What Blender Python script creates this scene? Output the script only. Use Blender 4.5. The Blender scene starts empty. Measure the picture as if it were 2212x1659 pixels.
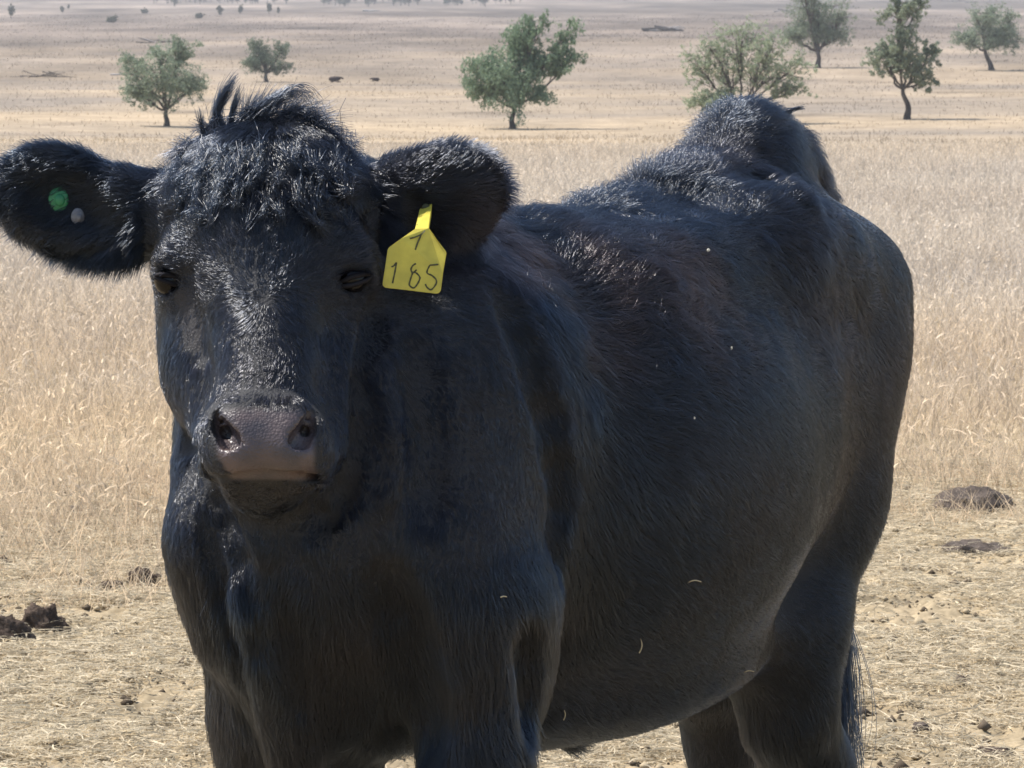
import bpy, math, time
import numpy as np
from mathutils import Vector
T0 = time.time()
rng = np.random.default_rng(7)

# ---------------------------------------------------------------- camera
FPX = 3600.0                       # focal length in pixels of a 1024 px wide picture
CAM_H = 1.5
PITCH = math.atan(289.0 / FPX)
scene = bpy.context.scene
COL = scene.collection
cd = bpy.data.cameras.new("camera"); cam = bpy.data.objects.new("camera", cd); COL.objects.link(cam)
cd.sensor_width = 36.0; cd.lens = 36.0 * FPX / 1024.0
cd.clip_start = 0.1; cd.clip_end = 20000
cam.location = (0, 0, CAM_H); cam.rotation_euler = (math.radians(90) - PITCH, 0, 0)
cd.dof.use_dof = True; cd.dof.focus_distance = 4.75; cd.dof.aperture_fstop = 50.0
scene.camera = cam
scene.render.resolution_x = 1024; scene.render.resolution_y = 768
scene.view_settings.view_transform = 'Standard'; scene.view_settings.look = 'None'
scene.view_settings.gamma = 1.0; scene.view_settings.exposure = 0.62

# ---------------------------------------------------------------- light
SUN = Vector((-0.47, 0.14, 0.84)).normalized()
w = bpy.data.worlds.new("World"); scene.world = w; w.use_nodes = True
nt = w.node_tree
sky = nt.nodes.new('ShaderNodeTexSky'); sky.sky_type = 'NISHITA'; sky.sun_disc = False
sky.sun_elevation = math.asin(SUN.z); sky.sun_rotation = math.atan2(SUN.x, SUN.y)
sky.dust_density = 1.0; sky.air_density = 1.0
bg = nt.nodes['Background']; bg.inputs['Strength'].default_value = 0.14
nt.links.new(sky.outputs[0], bg.inputs[0])
sl = bpy.data.lights.new("sun", 'SUN'); so = bpy.data.objects.new("sun", sl); COL.objects.link(so)
sl.energy = 4.6; sl.angle = math.radians(0.5); sl.color = (1.0, 0.95, 0.885)
so.rotation_euler = SUN.to_track_quat('Z', 'Y').to_euler()

# ---------------------------------------------------------------- helpers
def P(x, y, d):
    """a point of the place seen at picture position (x, y) (2212 wide) at depth d metres"""
    S = FPX * 2212.0 / 1024.0
    cx = (x - 1106.0) / S * d; cy = (829.5 - y) / S * d
    return np.array([cx, d * math.cos(PITCH) + cy * math.sin(PITCH), CAM_H - d * math.sin(PITCH) + cy * math.cos(PITCH)])

def project(p):
    """inverse of P for arrays (n,3) -> x, y, d"""
    S = FPX * 2212.0 / 1024.0
    Y = p[:, 1]; Z = p[:, 2] - CAM_H
    d = Y * math.cos(PITCH) - Z * math.sin(PITCH)
    cy = Y * math.sin(PITCH) + Z * math.cos(PITCH)
    return 1106 + p[:, 0] / d * S, 829.5 - cy / d * S, d

def tag(o, label=None, cat=None, group=None, kind=None):
    if label: o['label'] = label
    if cat: o['category'] = cat
    if group: o['group'] = group
    if kind: o['kind'] = kind
    return o

def link(o, parent=None):
    COL.objects.link(o)
    if parent is not None:
        o.parent = parent
        o.matrix_parent_inverse = parent.matrix_basis.inverted()
    return o

def empty(name, loc):
    o = bpy.data.objects.new(name, None); o.location = [float(v) for v in loc]; COL.objects.link(o)
    o.empty_display_size = 0.2
    return o

def np_mesh(name, v, quads=None, tris=None, smooth=True, mat=None, parent=None, colors=None, attrs=None, loc=(0, 0, 0)):
    me = bpy.data.meshes.new(name)
    v = np.asarray(v, np.float32); nv = len(v)
    faces = []; nq = 0 if quads is None else len(quads); nt_ = 0 if tris is None else len(tris)
    li = []
    if nq: li.append(np.asarray(quads, np.int32).ravel())
    if nt_: li.append(np.asarray(tris, np.int32).ravel())
    li = np.concatenate(li)
    me.vertices.add(nv); me.vertices.foreach_set('co', v.ravel())
    me.loops.add(len(li)); me.loops.foreach_set('vertex_index', li)
    me.polygons.add(nq + nt_)
    st = np.concatenate([np.arange(nq) * 4, nq * 4 + np.arange(nt_) * 3]).astype(np.int32)
    me.polygons.foreach_set('loop_start', st)
    me.update(calc_edges=True)
    if smooth: me.polygons.foreach_set('use_smooth', np.ones(nq + nt_, bool))
    if colors is not None:
        a = me.color_attributes.new('tone', 'FLOAT_COLOR', 'POINT')
        c = np.ones((nv, 4), np.float32); c[:, :3] = colors
        a.data.foreach_set('color', c.ravel())
    if attrs:
        for k, arr in attrs.items():
            a = me.attributes.new(k, 'FLOAT', 'POINT'); a.data.foreach_set('value', np.asarray(arr, np.float32))
    me.validate(); 
    o = bpy.data.objects.new(name, me)
    o.location = [float(q) for q in loc]
    if mat: me.materials.append(mat)
    link(o, parent)
    return o

def _h(ix, iy, iz, seed):
    n = (ix.astype(np.int64) * 73856093) ^ (iy.astype(np.int64) * 19349663) ^ (iz.astype(np.int64) * 83492791) ^ (seed * 2654435761)
    n = (n ^ (n >> 13)) * 1274126177 & 0xffffffff
    n = (n ^ (n >> 16)) & 0xffffffff
    return n.astype(np.float64) / 0xffffffff

def vnoise(p, scale, seed=0):
    """smooth value noise in -1..1; p (n,3)"""
    q = np.asarray(p, np.float64) / scale + 1000.0
    i = np.floor(q).astype(np.int64); f = q - i; f = f * f * (3 - 2 * f)
    r = 0
    for dx in (0, 1):
        wx = f[:, 0] if dx else 1 - f[:, 0]
        for dy in (0, 1):
            wy = f[:, 1] if dy else 1 - f[:, 1]
            for dz in (0, 1):
                wz = f[:, 2] if dz else 1 - f[:, 2]
                r = r + wx * wy * wz * _h(i[:, 0] + dx, i[:, 1] + dy, i[:, 2] + dz, seed)
    return r * 2 - 1

def fbm(p, scale, octv=4, seed=0):
    r = 0; a = 1.0; t = 0
    for k in range(octv):
        r = r + a * vnoise(p, scale / 2 ** k, seed + k * 17); t += a; a *= 0.5
    return r / t

def new_mat(name):
    m = bpy.data.materials.new(name); m.use_nodes = True
    return m, m.node_tree, m.node_tree.nodes['Principled BSDF']

def N(nt_, typ, **kw):
    n = nt_.nodes.new(typ)
    for k, v in kw.items(): setattr(n, k, v)
    return n

def simple_mat(name, col, rough=0.8, spec=0.3, var=0.0, scale=20.0, bump=0.0, bscale=60.0):
    m, t, b = new_mat(name)
    b.inputs['Base Color'].default_value = (*col, 1); b.inputs['Roughness'].default_value = rough
    b.inputs['Specular IOR Level'].default_value = spec
    g = N(t, 'ShaderNodeNewGeometry')
    if var:
        n = N(t, 'ShaderNodeTexNoise'); n.inputs['Scale'].default_value = scale; n.inputs['Detail'].default_value = 6
        t.links.new(g.outputs['Position'], n.inputs['Vector'])
        r = N(t, 'ShaderNodeValToRGB')
        r.color_ramp.elements[0].position = 0.3; r.color_ramp.elements[1].position = 0.7
        r.color_ramp.elements[0].color = (*[c * (1 - var) for c in col], 1); r.color_ramp.elements[1].color = (*[min(1, c * (1 + var)) for c in col], 1)
        t.links.new(n.outputs['Fac'], r.inputs[0]); t.links.new(r.outputs[0], b.inputs['Base Color'])
    if bump:
        n = N(t, 'ShaderNodeTexNoise'); n.inputs['Scale'].default_value = bscale; n.inputs['Detail'].default_value = 5
        t.links.new(g.outputs['Position'], n.inputs['Vector'])
        bp = N(t, 'ShaderNodeBump'); bp.inputs['Strength'].default_value = bump; bp.inputs['Distance'].default_value = 0.01
        t.links.new(n.outputs['Fac'], bp.inputs['Height']); t.links.new(bp.outputs[0], b.inputs['Normal'])
    return m

def tone_mat(name, rough=0.8, spec=0.2, transl=0.0, noise=None):
    """colour from the mesh's own 'tone' attribute"""
    m, t, b = new_mat(name)
    a = N(t, 'ShaderNodeAttribute', attribute_name='tone')
    src = a.outputs['Color']
    if noise:
        g = N(t, 'ShaderNodeNewGeometry')
        for sc, amt in noise:
            n = N(t, 'ShaderNodeTexNoise'); n.inputs['Scale'].default_value = sc; n.inputs['Detail'].default_value = 5
            t.links.new(g.outputs['Position'], n.inputs['Vector'])
            mr = N(t, 'ShaderNodeMapRange'); mr.inputs[1].default_value = 0.3; mr.inputs[2].default_value = 0.7
            mr.inputs[3].default_value = 1 - amt; mr.inputs[4].default_value = 1 + amt
            t.links.new(n.outputs['Fac'], mr.inputs[0])
            mx = N(t, 'ShaderNodeVectorMath', operation='SCALE')
            t.links.new(src, mx.inputs[0]); t.links.new(mr.outputs[0], mx.inputs['Scale']); src = mx.outputs[0]
    t.links.new(src, b.inputs['Base Color'])
    b.inputs['Roughness'].default_value = rough; b.inputs['Specular IOR Level'].default_value = spec
    if transl:
        tr = N(t, 'ShaderNodeBsdfTranslucent'); t.links.new(src, tr.inputs[0])
        ms = N(t, 'ShaderNodeMixShader'); ms.inputs[0].default_value = transl
        t.links.new(b.outputs[0], ms.inputs[1]); t.links.new(tr.outputs[0], ms.inputs[2])
        t.links.new(ms.outputs[0], t.nodes['Material Output'].inputs[0])
    return m

def ribbons(roots, dirs, length, width, bend, seg=3, rg=rng):
    """blades: bend is a horizontal vector (n,3) added quadratically; returns verts, quads"""
    n = len(roots)
    side = np.cross(dirs, np.array([0, 0, 1.0]) + rg.normal(0, .6, (n, 3)))
    side /= np.linalg.norm(side, axis=1)[:, None] + 1e-9
    V = np.zeros((n, seg + 1, 2, 3), np.float32)
    for k in range(seg + 1):
        t = k / seg
        c = roots + dirs * (length * t)[:, None] + bend * (length * t * t)[:, None]
        wd = (width * (1 - t) ** 0.6 + 0.15 * width)[:, None] * side * 0.5
        V[:, k, 0] = c - wd; V[:, k, 1] = c + wd
    base = (np.arange(n) * (seg + 1) * 2)[:, None]
    q = []
    for k in range(seg):
        q.append(np.concatenate([base + 2 * k, base + 2 * k + 1, base + 2 * k + 3, base + 2 * k + 2], 1))
    Q = np.stack(q, 1).reshape(-1, 4)
    return V.reshape(-1, 3), Q

def tube(pts, rad, ns=7):
    """verts, quads of a tapered tube through pts"""
    pts = np.asarray(pts, float); rad = np.asarray(rad, float); n = len(pts)
    tg = np.gradient(pts, axis=0); tg /= np.linalg.norm(tg, axis=1)[:, None] + 1e-9
    ref = np.array([0, 1.0, 0.1]) if abs(tg[0][1]) < 0.8 else np.array([1.0, 0, 0.1])
    V = []
    for i in range(n):
        u = np.cross(tg[i], ref); u /= np.linalg.norm(u); v = np.cross(tg[i], u)
        a = np.arange(ns) * 2 * np.pi / ns
        V.append(pts[i] + rad[i] * (np.cos(a)[:, None] * u + np.sin(a)[:, None] * v))
    V = np.concatenate(V); Q = []
    for i in range(n - 1):
        for j in range(ns):
            Q.append((i * ns + j, i * ns + (j + 1) % ns, (i + 1) * ns + (j + 1) % ns, (i + 1) * ns + j))
    # end cap
    V = np.concatenate([V, pts[-1:] + tg[-1:] * rad[-1] * 0.5]); c = len(V) - 1
    for j in range(ns):
        Q.append(((n - 1) * ns + j, (n - 1) * ns + (j + 1) % ns, c, c))
    return V, np.array(Q)

def merge(parts):
    vs, qs, o = [], [], 0
    for v, q in parts:
        vs.append(v); qs.append(np.asarray(q) + o); o += len(v)
    return np.concatenate(vs), np.concatenate(qs)

def split_qt(q):
    """quads with a doubled last vertex are triangles"""
    m = q[:, 2] == q[:, 3]
    return q[~m], q[m][:, :3]

def curves_obj(name, pts, r0, r1, mat, parent=None, rootshape=0.7):
    """pts (n,k,3): one hair per row, tapering r0 -> r1 (arrays or floats)"""
    n, k, _ = pts.shape
    hc = bpy.data.hair_curves.new(name)
    hc.add_curves([k] * n)
    hc.attributes['position'].data.foreach_set('vector', pts.astype(np.float32).ravel())
    t = np.linspace(0, 1, k) ** 1.5
    r = np.asarray(r0).reshape(-1, 1) * (1 - t)[None] + np.asarray(r1).reshape(-1, 1) * t[None]
    r = np.broadcast_to(r, (n, k)).astype(np.float32)
    a = hc.attributes.get('radius') or hc.attributes.new('radius', 'FLOAT', 'POINT')
    a.data.foreach_set('value', np.ascontiguousarray(r).ravel())
    o = bpy.data.objects.new(name, hc); hc.materials.append(mat)
    link(o, parent)
    return o
scene.cycles_curves.shape = 'RIBBONS'

# ---------------------------------------------------------------- ground
_D = np.array([-60, 60, 98, 150, 200, 250, 300, 370, 450, 510, 800, 1100, 2000, 2600, 4000, 7000.])
_R = [None, None, None, 141, 134, 127, 110, 95, 81, 67, 40, 27, 8, -2, -25, -45]
_Z = np.array([0, 0, 0] + [CAM_H - (_R[i] - 95) * _D[i] / FPX for i in range(3, len(_D))])
def ground_z(x, y, fine=True):
    x = np.asarray(x, float); y = np.asarray(y, float)
    z = 0
    for o in (-0.03, 0, 0.03): z = z + np.interp(y * (1 + o), _D, _Z) / 3
    p = np.stack([x, y, x * 0], -1).reshape(-1, 3)
    far = np.clip((p[:, 1] - 80) / 150, 0, 1)
    und = fbm(p, 90, 3, 5) * 0.8 * far + fbm(p, 9, 2, 9) * 0.03
    if fine:
        nr = np.clip(1.4 - p[:, 1] / 45, 0, 1)
        l = fbm(p, 0.35, 4, 21)
        und = und + nr * (0.026 * l + 0.022 * np.abs(fbm(p, 0.11, 4, 33)) + .020 * fbm(p, .045, 2, 36))
    return z + und.reshape(z.shape)
def gz(x, y): return float(ground_z(np.array([x]), np.array([y]))[0])
def on_ground(x, row, dmin=6):
    """ground point seen at picture position (x,row) (2212 scale)"""
    d = np.exp(np.linspace(math.log(dmin), math.log(5000), 4000))
    q0 = P(x, row, 1.0) - np.array([0, 0, CAM_H])
    pts = q0[None] * d[:, None] + np.array([0, 0, CAM_H])
    g = ground_z(pts[:, 0], pts[:, 1])
    i = np.argmax(pts[:, 2] < g)
    p = pts[i]; return np.array([p[0], p[1], g[i]]), d[i]

rows = np.concatenate([np.arange(-60, 2, 1.6), np.arange(2, 7.3, .04), np.arange(7.3, 13, 0.012), np.arange(13, 17, 0.03), 17 * 1.012 ** np.arange(0, 462)])
u = np.concatenate([-np.geomspace(1.1, 0.19, 14), np.linspace(-0.18, 0.18, 300), np.geomspace(0.19, 1.1, 14)])
U_, Y_ = np.meshgrid(u, rows)
Yc = np.where(Y_ < 7.4, 7.4 + (7.4 - Y_) * .1, np.abs(Y_)); aU = np.abs(U_)
X_ = np.where(aU <= .18, U_ * Yc, np.sign(U_) * (.18 * Yc + (aU - .18) / .92 * (np.maximum(1.1 * Yc, 90) - .18 * Yc)))
Z_ = ground_z(X_, Y_)
gv = np.stack([X_, Y_, Z_], -1).reshape(-1, 3)
nr_, nc_ = X_.shape
ii = (np.arange(nr_ - 1)[:, None] * nc_ + np.arange(nc_ - 1)[None]).ravel()
gq = np.stack([ii, ii + 1, ii + nc_ + 1, ii + nc_], 1)

def field_tone(x, y):
    """dry paddock: pale gold standing grass, greyer grazed ground between, in long bands"""
    p = np.stack([x, y, np.zeros_like(x)], 1)
    gold = np.array([0.42, 0.325, 0.215]); grey = np.array([0.27, 0.225, 0.175]); pale = np.array([0.175, 0.138, 0.112]); soil = np.array([0.31, 0.245, 0.155])
    sx = np.stack([x / 1.3, y / 1.6, np.zeros_like(x)], 1)
    b = fbm(sx, 22, 4, 3) * 1.5
    # gold bands at real distances
    k = np.interp(y + 26 * fbm(sx, 28, 4, 8) * np.clip(y / 250, 0, 1), [0, 100, 112, 150, 200, 235, 262, 285, 300, 335, 352, 375, 395, 410, 440, 455, 520, 700, 1100, 5000],
                  [0.8, 0.8, 0.35, 0.55, 0.6, 0.45, 0.75, 0.8, 0.25, 0.25, 0.5, 0.75, 0.7, 0.3, 0.25, 0.45, 0.3, 0.25, 0.1, 0.0])
    k = np.clip(k + b * 0.55, 0, 1)[:, None]
    c = grey * (1 - k) + gold * k
    un = np.clip((104 - y) / 8, 0, 1)[:, None]
    c = c * (1 - un) + un * np.array([.28, .215, .135])  # ground under the tall grass darkened: shade between stalks put into the tone
    f = np.clip((y - 250) / 700, 0, 1)[:, None]
    c = (c * (1 - f * 0.8) + f * 0.8 * pale) * np.where(y[:, None] > 104, .93, 1)
    dk = np.clip(fbm(np.stack([x / 1.5, y / 1.5, 0 * x], 1), 6, 4, 77) * 2.5 - 0.9, 0, 1)[:, None] * np.clip((y[:, None] - 60) / 100, 0, 1)
    c = c * (1 - 0.38 * dk)
    for sc_, y0_, a_ in ((25, 300, .30), (70, 600, .35), (160, 1000, .30)):
        q_ = fbm(np.stack([x, y / 4, 0 * x], 1), sc_ * .8, 6, 200 + sc_)[:, None] * np.clip((y[:, None] - y0_) / y0_, 0, 1)
        c = c * (1 + a_ * np.clip(q_ * 2.2, -1, 1))
    near = np.clip((17 - y) / 3 + fbm(p, 1.5, 3, 12), 0, 1)[:, None]
    c = c * (1 - near) + near * soil
    dung = np.clip(fbm(p, 0.5, 4, 55) * 3 - 1.1, 0, 1)[:, None] * near
    c = c * (1 - 0.6 * dung)
    return c
gm = tone_mat('dry_paddock', 0.95, 0.05, 0, noise=[(0.12, .12), (0.5, .16), (3.0, .18), (45.0, .25)])
ground = np_mesh('ground', gv, quads=gq, mat=gm, colors=field_tone(gv[:, 0], gv[:, 1]))
tag(ground, kind='structure')
print('ground', time.time() - T0)
#@@GROUND_END

# ---------------------------------------------------------------- cow body: smooth-blended volumes, one continuous surface
W0 = np.array([-0.017, 4.95]); AX = np.array([0.44, 0.898]); AX = AX / np.linalg.norm(AX); BX = np.array([AX[1], -AX[0]])
def B(s, l, z): q = W0 + s * AX + l * BX; return np.array([q[0], q[1], z])
A3 = np.array([*AX, 0.0]); B3 = np.array([*BX, 0.0]); Z3 = np.array([0, 0, 1.0])
BODY = np.stack([A3, B3, Z3])

def axis(lo, hi, segs):
    """non-uniform axis: segs = [(upto, step)...]"""
    a = [lo]; 
    for up, st in segs:
        n = max(1, round((up - a[-1]) / st)); a += list(np.linspace(a[-1], up, n + 1)[1:])
    return np.array(a, np.float32)
QF = 0.0045; QC = 0.010
gx = axis(-0.80, 0.80, [(0.04, QF), (0.80, QC)])
gy = axis(4.08, 6.30, [(4.72, QF), (6.30, QC)])
gzz = axis(-0.02, 1.60, [(0.76, QC), (1.44, QF), (1.60, QC)])
F = np.full((len(gx), len(gy), len(gzz)), 0.2, np.float32)

def box_of(lo, hi):
    sl = []
    for a, l, h in zip((gx, gy, gzz), lo, hi):
        i0 = max(0, np.searchsorted(a, l) - 1); i1 = min(len(a), np.searchsorted(a, h) + 1); sl.append(slice(i0, max(i1, i0 + 1)))
    return tuple(sl)
def grid(sl): return np.meshgrid(gx[sl[0]], gy[sl[1]], gzz[sl[2]], indexing='ij', sparse=True)
def smin(a, b, k): h = np.maximum(k - np.abs(a - b), 0) / k; return np.minimum(a, b) - h * h * k * 0.25
def smax(a, b, k): h = np.maximum(k - np.abs(a - b), 0) / k; return np.maximum(a, b) + h * h * k * 0.25

def d_ell(g, c, r, R):
    x, y, z = g[0] - c[0], g[1] - c[1], g[2] - c[2]
    k0 = 0; k1 = 0
    for i in range(3):
        q = (x * R[i][0] + y * R[i][1] + z * R[i][2]).astype(np.float32)
        q = q / r[i]; k0 = k0 + q * q; q = q / r[i]; k1 = k1 + q * q
    k0 = np.sqrt(k0); k1 = np.sqrt(k1) + 1e-6
    return k0 * (k0 - 1) / k1
def d_cone(g, p0, r0, p1, r1):
    ba = p1 - p0; L = float(ba @ ba) + 1e-9
    x, y, z = g[0] - p0[0], g[1] - p0[1], g[2] - p0[2]
    t = np.clip((x * ba[0] + y * ba[1] + z * ba[2]) / L, 0, 1).astype(np.float32)
    dx, dy, dz = x - t * ba[0], y - t * ba[1], z - t * ba[2]
    return np.sqrt(dx * dx + dy * dy + dz * dz) - (r0 + (r1 - r0) * t)
I3 = np.eye(3)
def ell(c, r, R=I3, k=0.05, sub=False):
    c = np.asarray(c, float); m = max(r) + 0.10 + k
    sl = box_of(c - m, c + m); d = d_ell(grid(sl), c, r, R)
    F[sl] = smax(F[sl], -d, k) if sub else smin(F[sl], d, k)
def cone(p0, r0, p1, r1, k=0.05, sub=False):
    p0 = np.asarray(p0, float); p1 = np.asarray(p1, float); m = max(r0, r1) + 0.10 + k
    sl = box_of(np.minimum(p0, p1) - m, np.maximum(p0, p1) + m); d = d_cone(grid(sl), p0, r0, p1, r1)
    F[sl] = smax(F[sl], -d, k) if sub else smin(F[sl], d, k)
def chain(pts, k=0.05, sub=False):
    for (a, ra), (b, rb) in zip(pts[:-1], pts[1:]): cone(a, ra, b, rb, k, sub)

# trunk
ell(B(-.16, -.02, .97), (.38, .20, .34), BODY, .10)
ell(B(.24, .01, .96), (.52, .320, .343), BODY, .10)
ell(B(.68, 0, 1.03), (.36, .275, .29), BODY, .10)
ell(B(.90, 0, 1.10), (.245, .232, .26), BODY, .08)
chain([(B(-.18, 0, 1.19), .08), (B(.05, 0, 1.235), .06), (B(.35, 0, 1.265), .05), (B(.6, 0, 1.315), .05), (B(.86, 0, 1.385), .055)], .10)
ell(B(.90, 0, 1.33), (.13, .050, .135), BODY, .11)
cone(B(.86, 0, 1.415), .04, B(1.0, 0, 1.41), .034, .07)
# loin shelf, hook bones, hollow in front of the hook
for sgn in (1, -1):
    dz = .015 if sgn > 0 else .07
    chain([(B(.10, sgn * .13, 1.235 - dz), .05), (B(.58, sgn * .165, 1.288 - dz), .042), (B(.72, sgn * .165, 1.27 - dz), .035), (B(.98, sgn * .15, 1.20), .06)], .14)
    ell(B(.28, sgn * .31, 1.25), (.16, .05, .05), BODY, .09, sub=True)
    ell(B(.70, sgn * .335, 1.00), (.05, .03, .22), BODY, .10, sub=True)
    ell(B(-.29, sgn * .09, 1.03), (.12, .08, .20), BODY, .10)      # shoulder blade
    ell(B(-.36, sgn * .125, .86), (.10, .07, .16), BODY, .08)
# neck, crest, dewlap, brisket
chain([(P(620, 480, 4.80), .12), (P(790, 660, 4.92), .150), (B(-.22, 0, 1.10), .18)], .10)
chain([(P(620, 760, 4.74), .12), (P(712, 1000, 4.80), .18), (P(720, 1180, 4.82), .21)], .10)
chain([(P(560, 1080, 4.62), .085), (P(610, 1300, 4.64), .085), (P(680, 1440, 4.70), .08)], .07)
chain([(P(548, 1160, 4.52), .022), (P(565, 1290, 4.53), .022), (P(590, 1430, 4.58), .024), (P(640, 1600, 4.64), .04)], .05)
chain([(P(462, 1000, 4.66), .04), (P(452, 1170, 4.60), .04), (P(500, 1340, 4.62), .03)], .06)
chain([(P(840, 760, 4.72), .03), (P(850, 950, 4.68), .028), (P(800, 1120, 4.66), .02)], .06)
cone(P(700, 1420, 4.70), .09, P(780, 1490, 4.74), .075, .05)
# legs
chain([(B(-.33, .13, .84), .095), (B(-.355, .14, .66), .060), (B(-.36, .145, .52), .052), (B(-.35, .15, .40), .052), (B(-.35, .15, .33), .042), (B(-.35, .15, .14), .036), (B(-.37, .15, .09), .045)], .05)
ell(B(-.27, .14, .76), (.06, .05, .09), BODY, .06)
chain([(B(-.29, -.155, .84), .115), (B(-.30, -.15, .68), .105), (B(-.29, -.155, .58), .088), (B(-.27, -.16, .47), .060), (B(-.27, -.16, .40), .052), (B(-.27, -.16, .33), .042), (B(-.27, -.16, .14), .036), (B(-.29, -.16, .09), .045)], .05)
chain([(B(.90, .10, 1.08), .15), (B(.82, .115, .87), .130), (B(.72, .13, .68), .094), (B(.73, .14, .54), .063), (B(.80, .145, .45), .055), (B(.815, .145, .40), .048), (B(.79, .145, .14), .038), (B(.77, .145, .09), .046)], .06)
chain([(B(1.0, -.11, 1.05), .16), (B(1.02, -.13, .85), .14), (B(1.02, -.135, .68), .10), (B(1.05, -.14, .54), .068), (B(1.13, -.14, .45), .052), (B(1.14, -.14, .40), .047), (B(1.11, -.14, .14), .038), (B(1.09, -.14, .09), .046)], .06)
# belly, navel, flank fold
ell(B(.06, .02, .66), (.22, .12, .045), BODY, .06)
ell(B(.38, .03, .675), (.34, .17, .075), BODY, .10)
cone(B(.16, .03, .60), .022, B(.17, .03, .575), .012, .03)
# hooves are their own parts. tail
chain([(B(1.06, 0, 1.40), .045), (B(1.17, 0, 1.30), .04), (B(1.215, .02, 1.05), .03), (B(1.20, .05, .80), .022), (B(1.17, .06, .62), .016)], .03)

# ---- head
TIL = math.radians(26)
hu = np.array([1.0, 0, 0]); hv = np.array([0, math.sin(TIL), math.cos(TIL)]); hw = np.array([0, -math.cos(TIL), math.sin(TIL)])
HR = np.stack([hu, hv, hw])                       # right, up the face, out of the face
ell(P(578, 452, 4.63), (.118, .100, .105), HR, .05)
ell(P(588, 372, 4.64), (.092, .04, .07), HR, .05)            # poll
ell(P(572, 560, 4.585), (.112, .12, .10), HR, .06)
cone(P(574, 560, 4.56), .088, P(576, 840, 4.42), .058, .05)
for x, xo in ((398, 360), (752, 775)):
    ell(P(x, 575, 4.56), (.038, .042, .042), HR, .035)      # brow
for x0, x1, x2 in ((458, 474, 495), (705, 705, 672)):
    chain([(P(x0, 650, 4.62), .065), (P(x1, 800, 4.56), .062), (P(x2, 960, 4.46), .045)], .05)
    ell(P(x0, 760, 4.66), (.055, .10, .08), HR, .05)
cone(P(565, 760, 4.64), .10, P(570, 985, 4.50), .055, .05)
# muzzle
ell(P(567, 950, 4.40), (.078, .055, .075), HR, .04)
cone(P(505, 975, 4.37), .040, P(640, 970, 4.37), .040, .03)
cone(P(492, 1000, 4.40), .034, P(650, 995, 4.40), .034, .03)
cone(P(490, 925, 4.345), .022, P(505, 985, 4.335), .024, .025)
cone(P(652, 925, 4.345), .022, P(640, 980, 4.335), .024, .025)
cone(P(520, 895, 4.345), .018, P(625, 893, 4.345), .018, .02)
cone(P(530, 960, 4.345), .030, P(610, 958, 4.345), .030, .03)
# lower jaw and chin
ell(P(570, 1058, 4.42), (.048, .017, .05), HR, .02)
cone(P(570, 1030, 4.46), .028, P(570, 1010, 4.62), .06, .04)
# mouth line
chain([(P(432, 1026, 4.40), .006), (P(470, 1037, 4.345), .008), (P(520, 1043, 4.325), .012), (P(570, 1041, 4.32), .013), (P(640, 1038, 4.33), .012), (P(692, 1024, 4.39), .006)], .006, sub=True)
# nostrils
chain([(P(474, 900, 4.34), .008), (P(483, 928, 4.33), .0115), (P(499, 953, 4.32), .0125), (P(523, 967, 4.32), .008)], .007, sub=True)
chain([(P(480, 915, 4.355), .0065), (P(492, 942, 4.35), .009), (P(512, 960, 4.35), .0075)], .004, sub=True)
chain([(P(670, 896, 4.34), .008), (P(662, 926, 4.33), .011), (P(648, 950, 4.32), .012), (P(624, 965, 4.32), .008)], .007, sub=True)
chain([(P(664, 912, 4.355), .0065), (P(654, 940, 4.35), .009), (P(634, 958, 4.35), .0075)], .004, sub=True)
# eye sockets
EYES = [(P(366, 606, 4.545), .021), (P(760, 604, 4.535), .021)]
for c, r in EYES:
    ell(c + np.array([0, -.012, 0]), (.020, .011, .018), HR, .012, sub=True)
cone(P(400, 600, 4.50), .008, P(425, 760, 4.47), .006, .02, sub=True)
# ears: a cupped blade each, the hollow towards the camera
def frame(u_, n_):
    u_ = np.asarray(u_, float); u_ /= np.linalg.norm(u_); n_ = np.asarray(n_, float); n_ -= u_ * (n_ @ u_); n_ /= np.linalg.norm(n_)
    return np.stack([u_, np.cross(n_, u_), n_])
def ear(parts, cav):
    global F
    lo = np.min([p[0] for p in parts], 0) - .14; hi = np.max([p[0] for p in parts], 0) + .14
    sl = box_of(lo, hi); g = grid(sl); d = None
    for c, r, R in parts:
        e = d_ell(g, c, r, R); d = e if d is None else smin(d, e, .03)
    for c, r, R in cav: d = smax(d, -d_ell(g, c, r, R), .012)
    F[sl] = smin(F[sl], d, .025)
EL = frame([-1, .1, .10], [-.25, -1, .0]); 
ear([(P(120, 420, 4.66), (.078, .058, .030), EL), (P(165, 450, 4.66), (.088, .060, .034), frame([-1, .1, .55], [-.25, -1, 0])), (P(270, 470, 4.66), (.062, .048, .04), EL)],
    [(P(140, 435, 4.60), (.085, .050, .047), EL), (P(235, 470, 4.60), (.055, .030, .045), EL)])
ER = frame([1, .1, .05], [.20, -1, -.25])
ear([(P(990, 405, 4.67), (.058, .046, .034), ER), (P(940, 447, 4.66), (.074, .074, .036), frame([1, .1, .9], [.2, -1, -.2])), (P(856, 465, 4.66), (.055, .062, .045), ER)],
    [(P(965, 490, 4.59), (.075, .055, .05), ER), (P(880, 495, 4.60), (.055, .050, .05), ER)])
cone(P(300, 450, 4.66), .040, P(400, 470, 4.66), .06, .04)
cone(P(800, 460, 4.67), .050, P(720, 470, 4.66), .06, .04)
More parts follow.
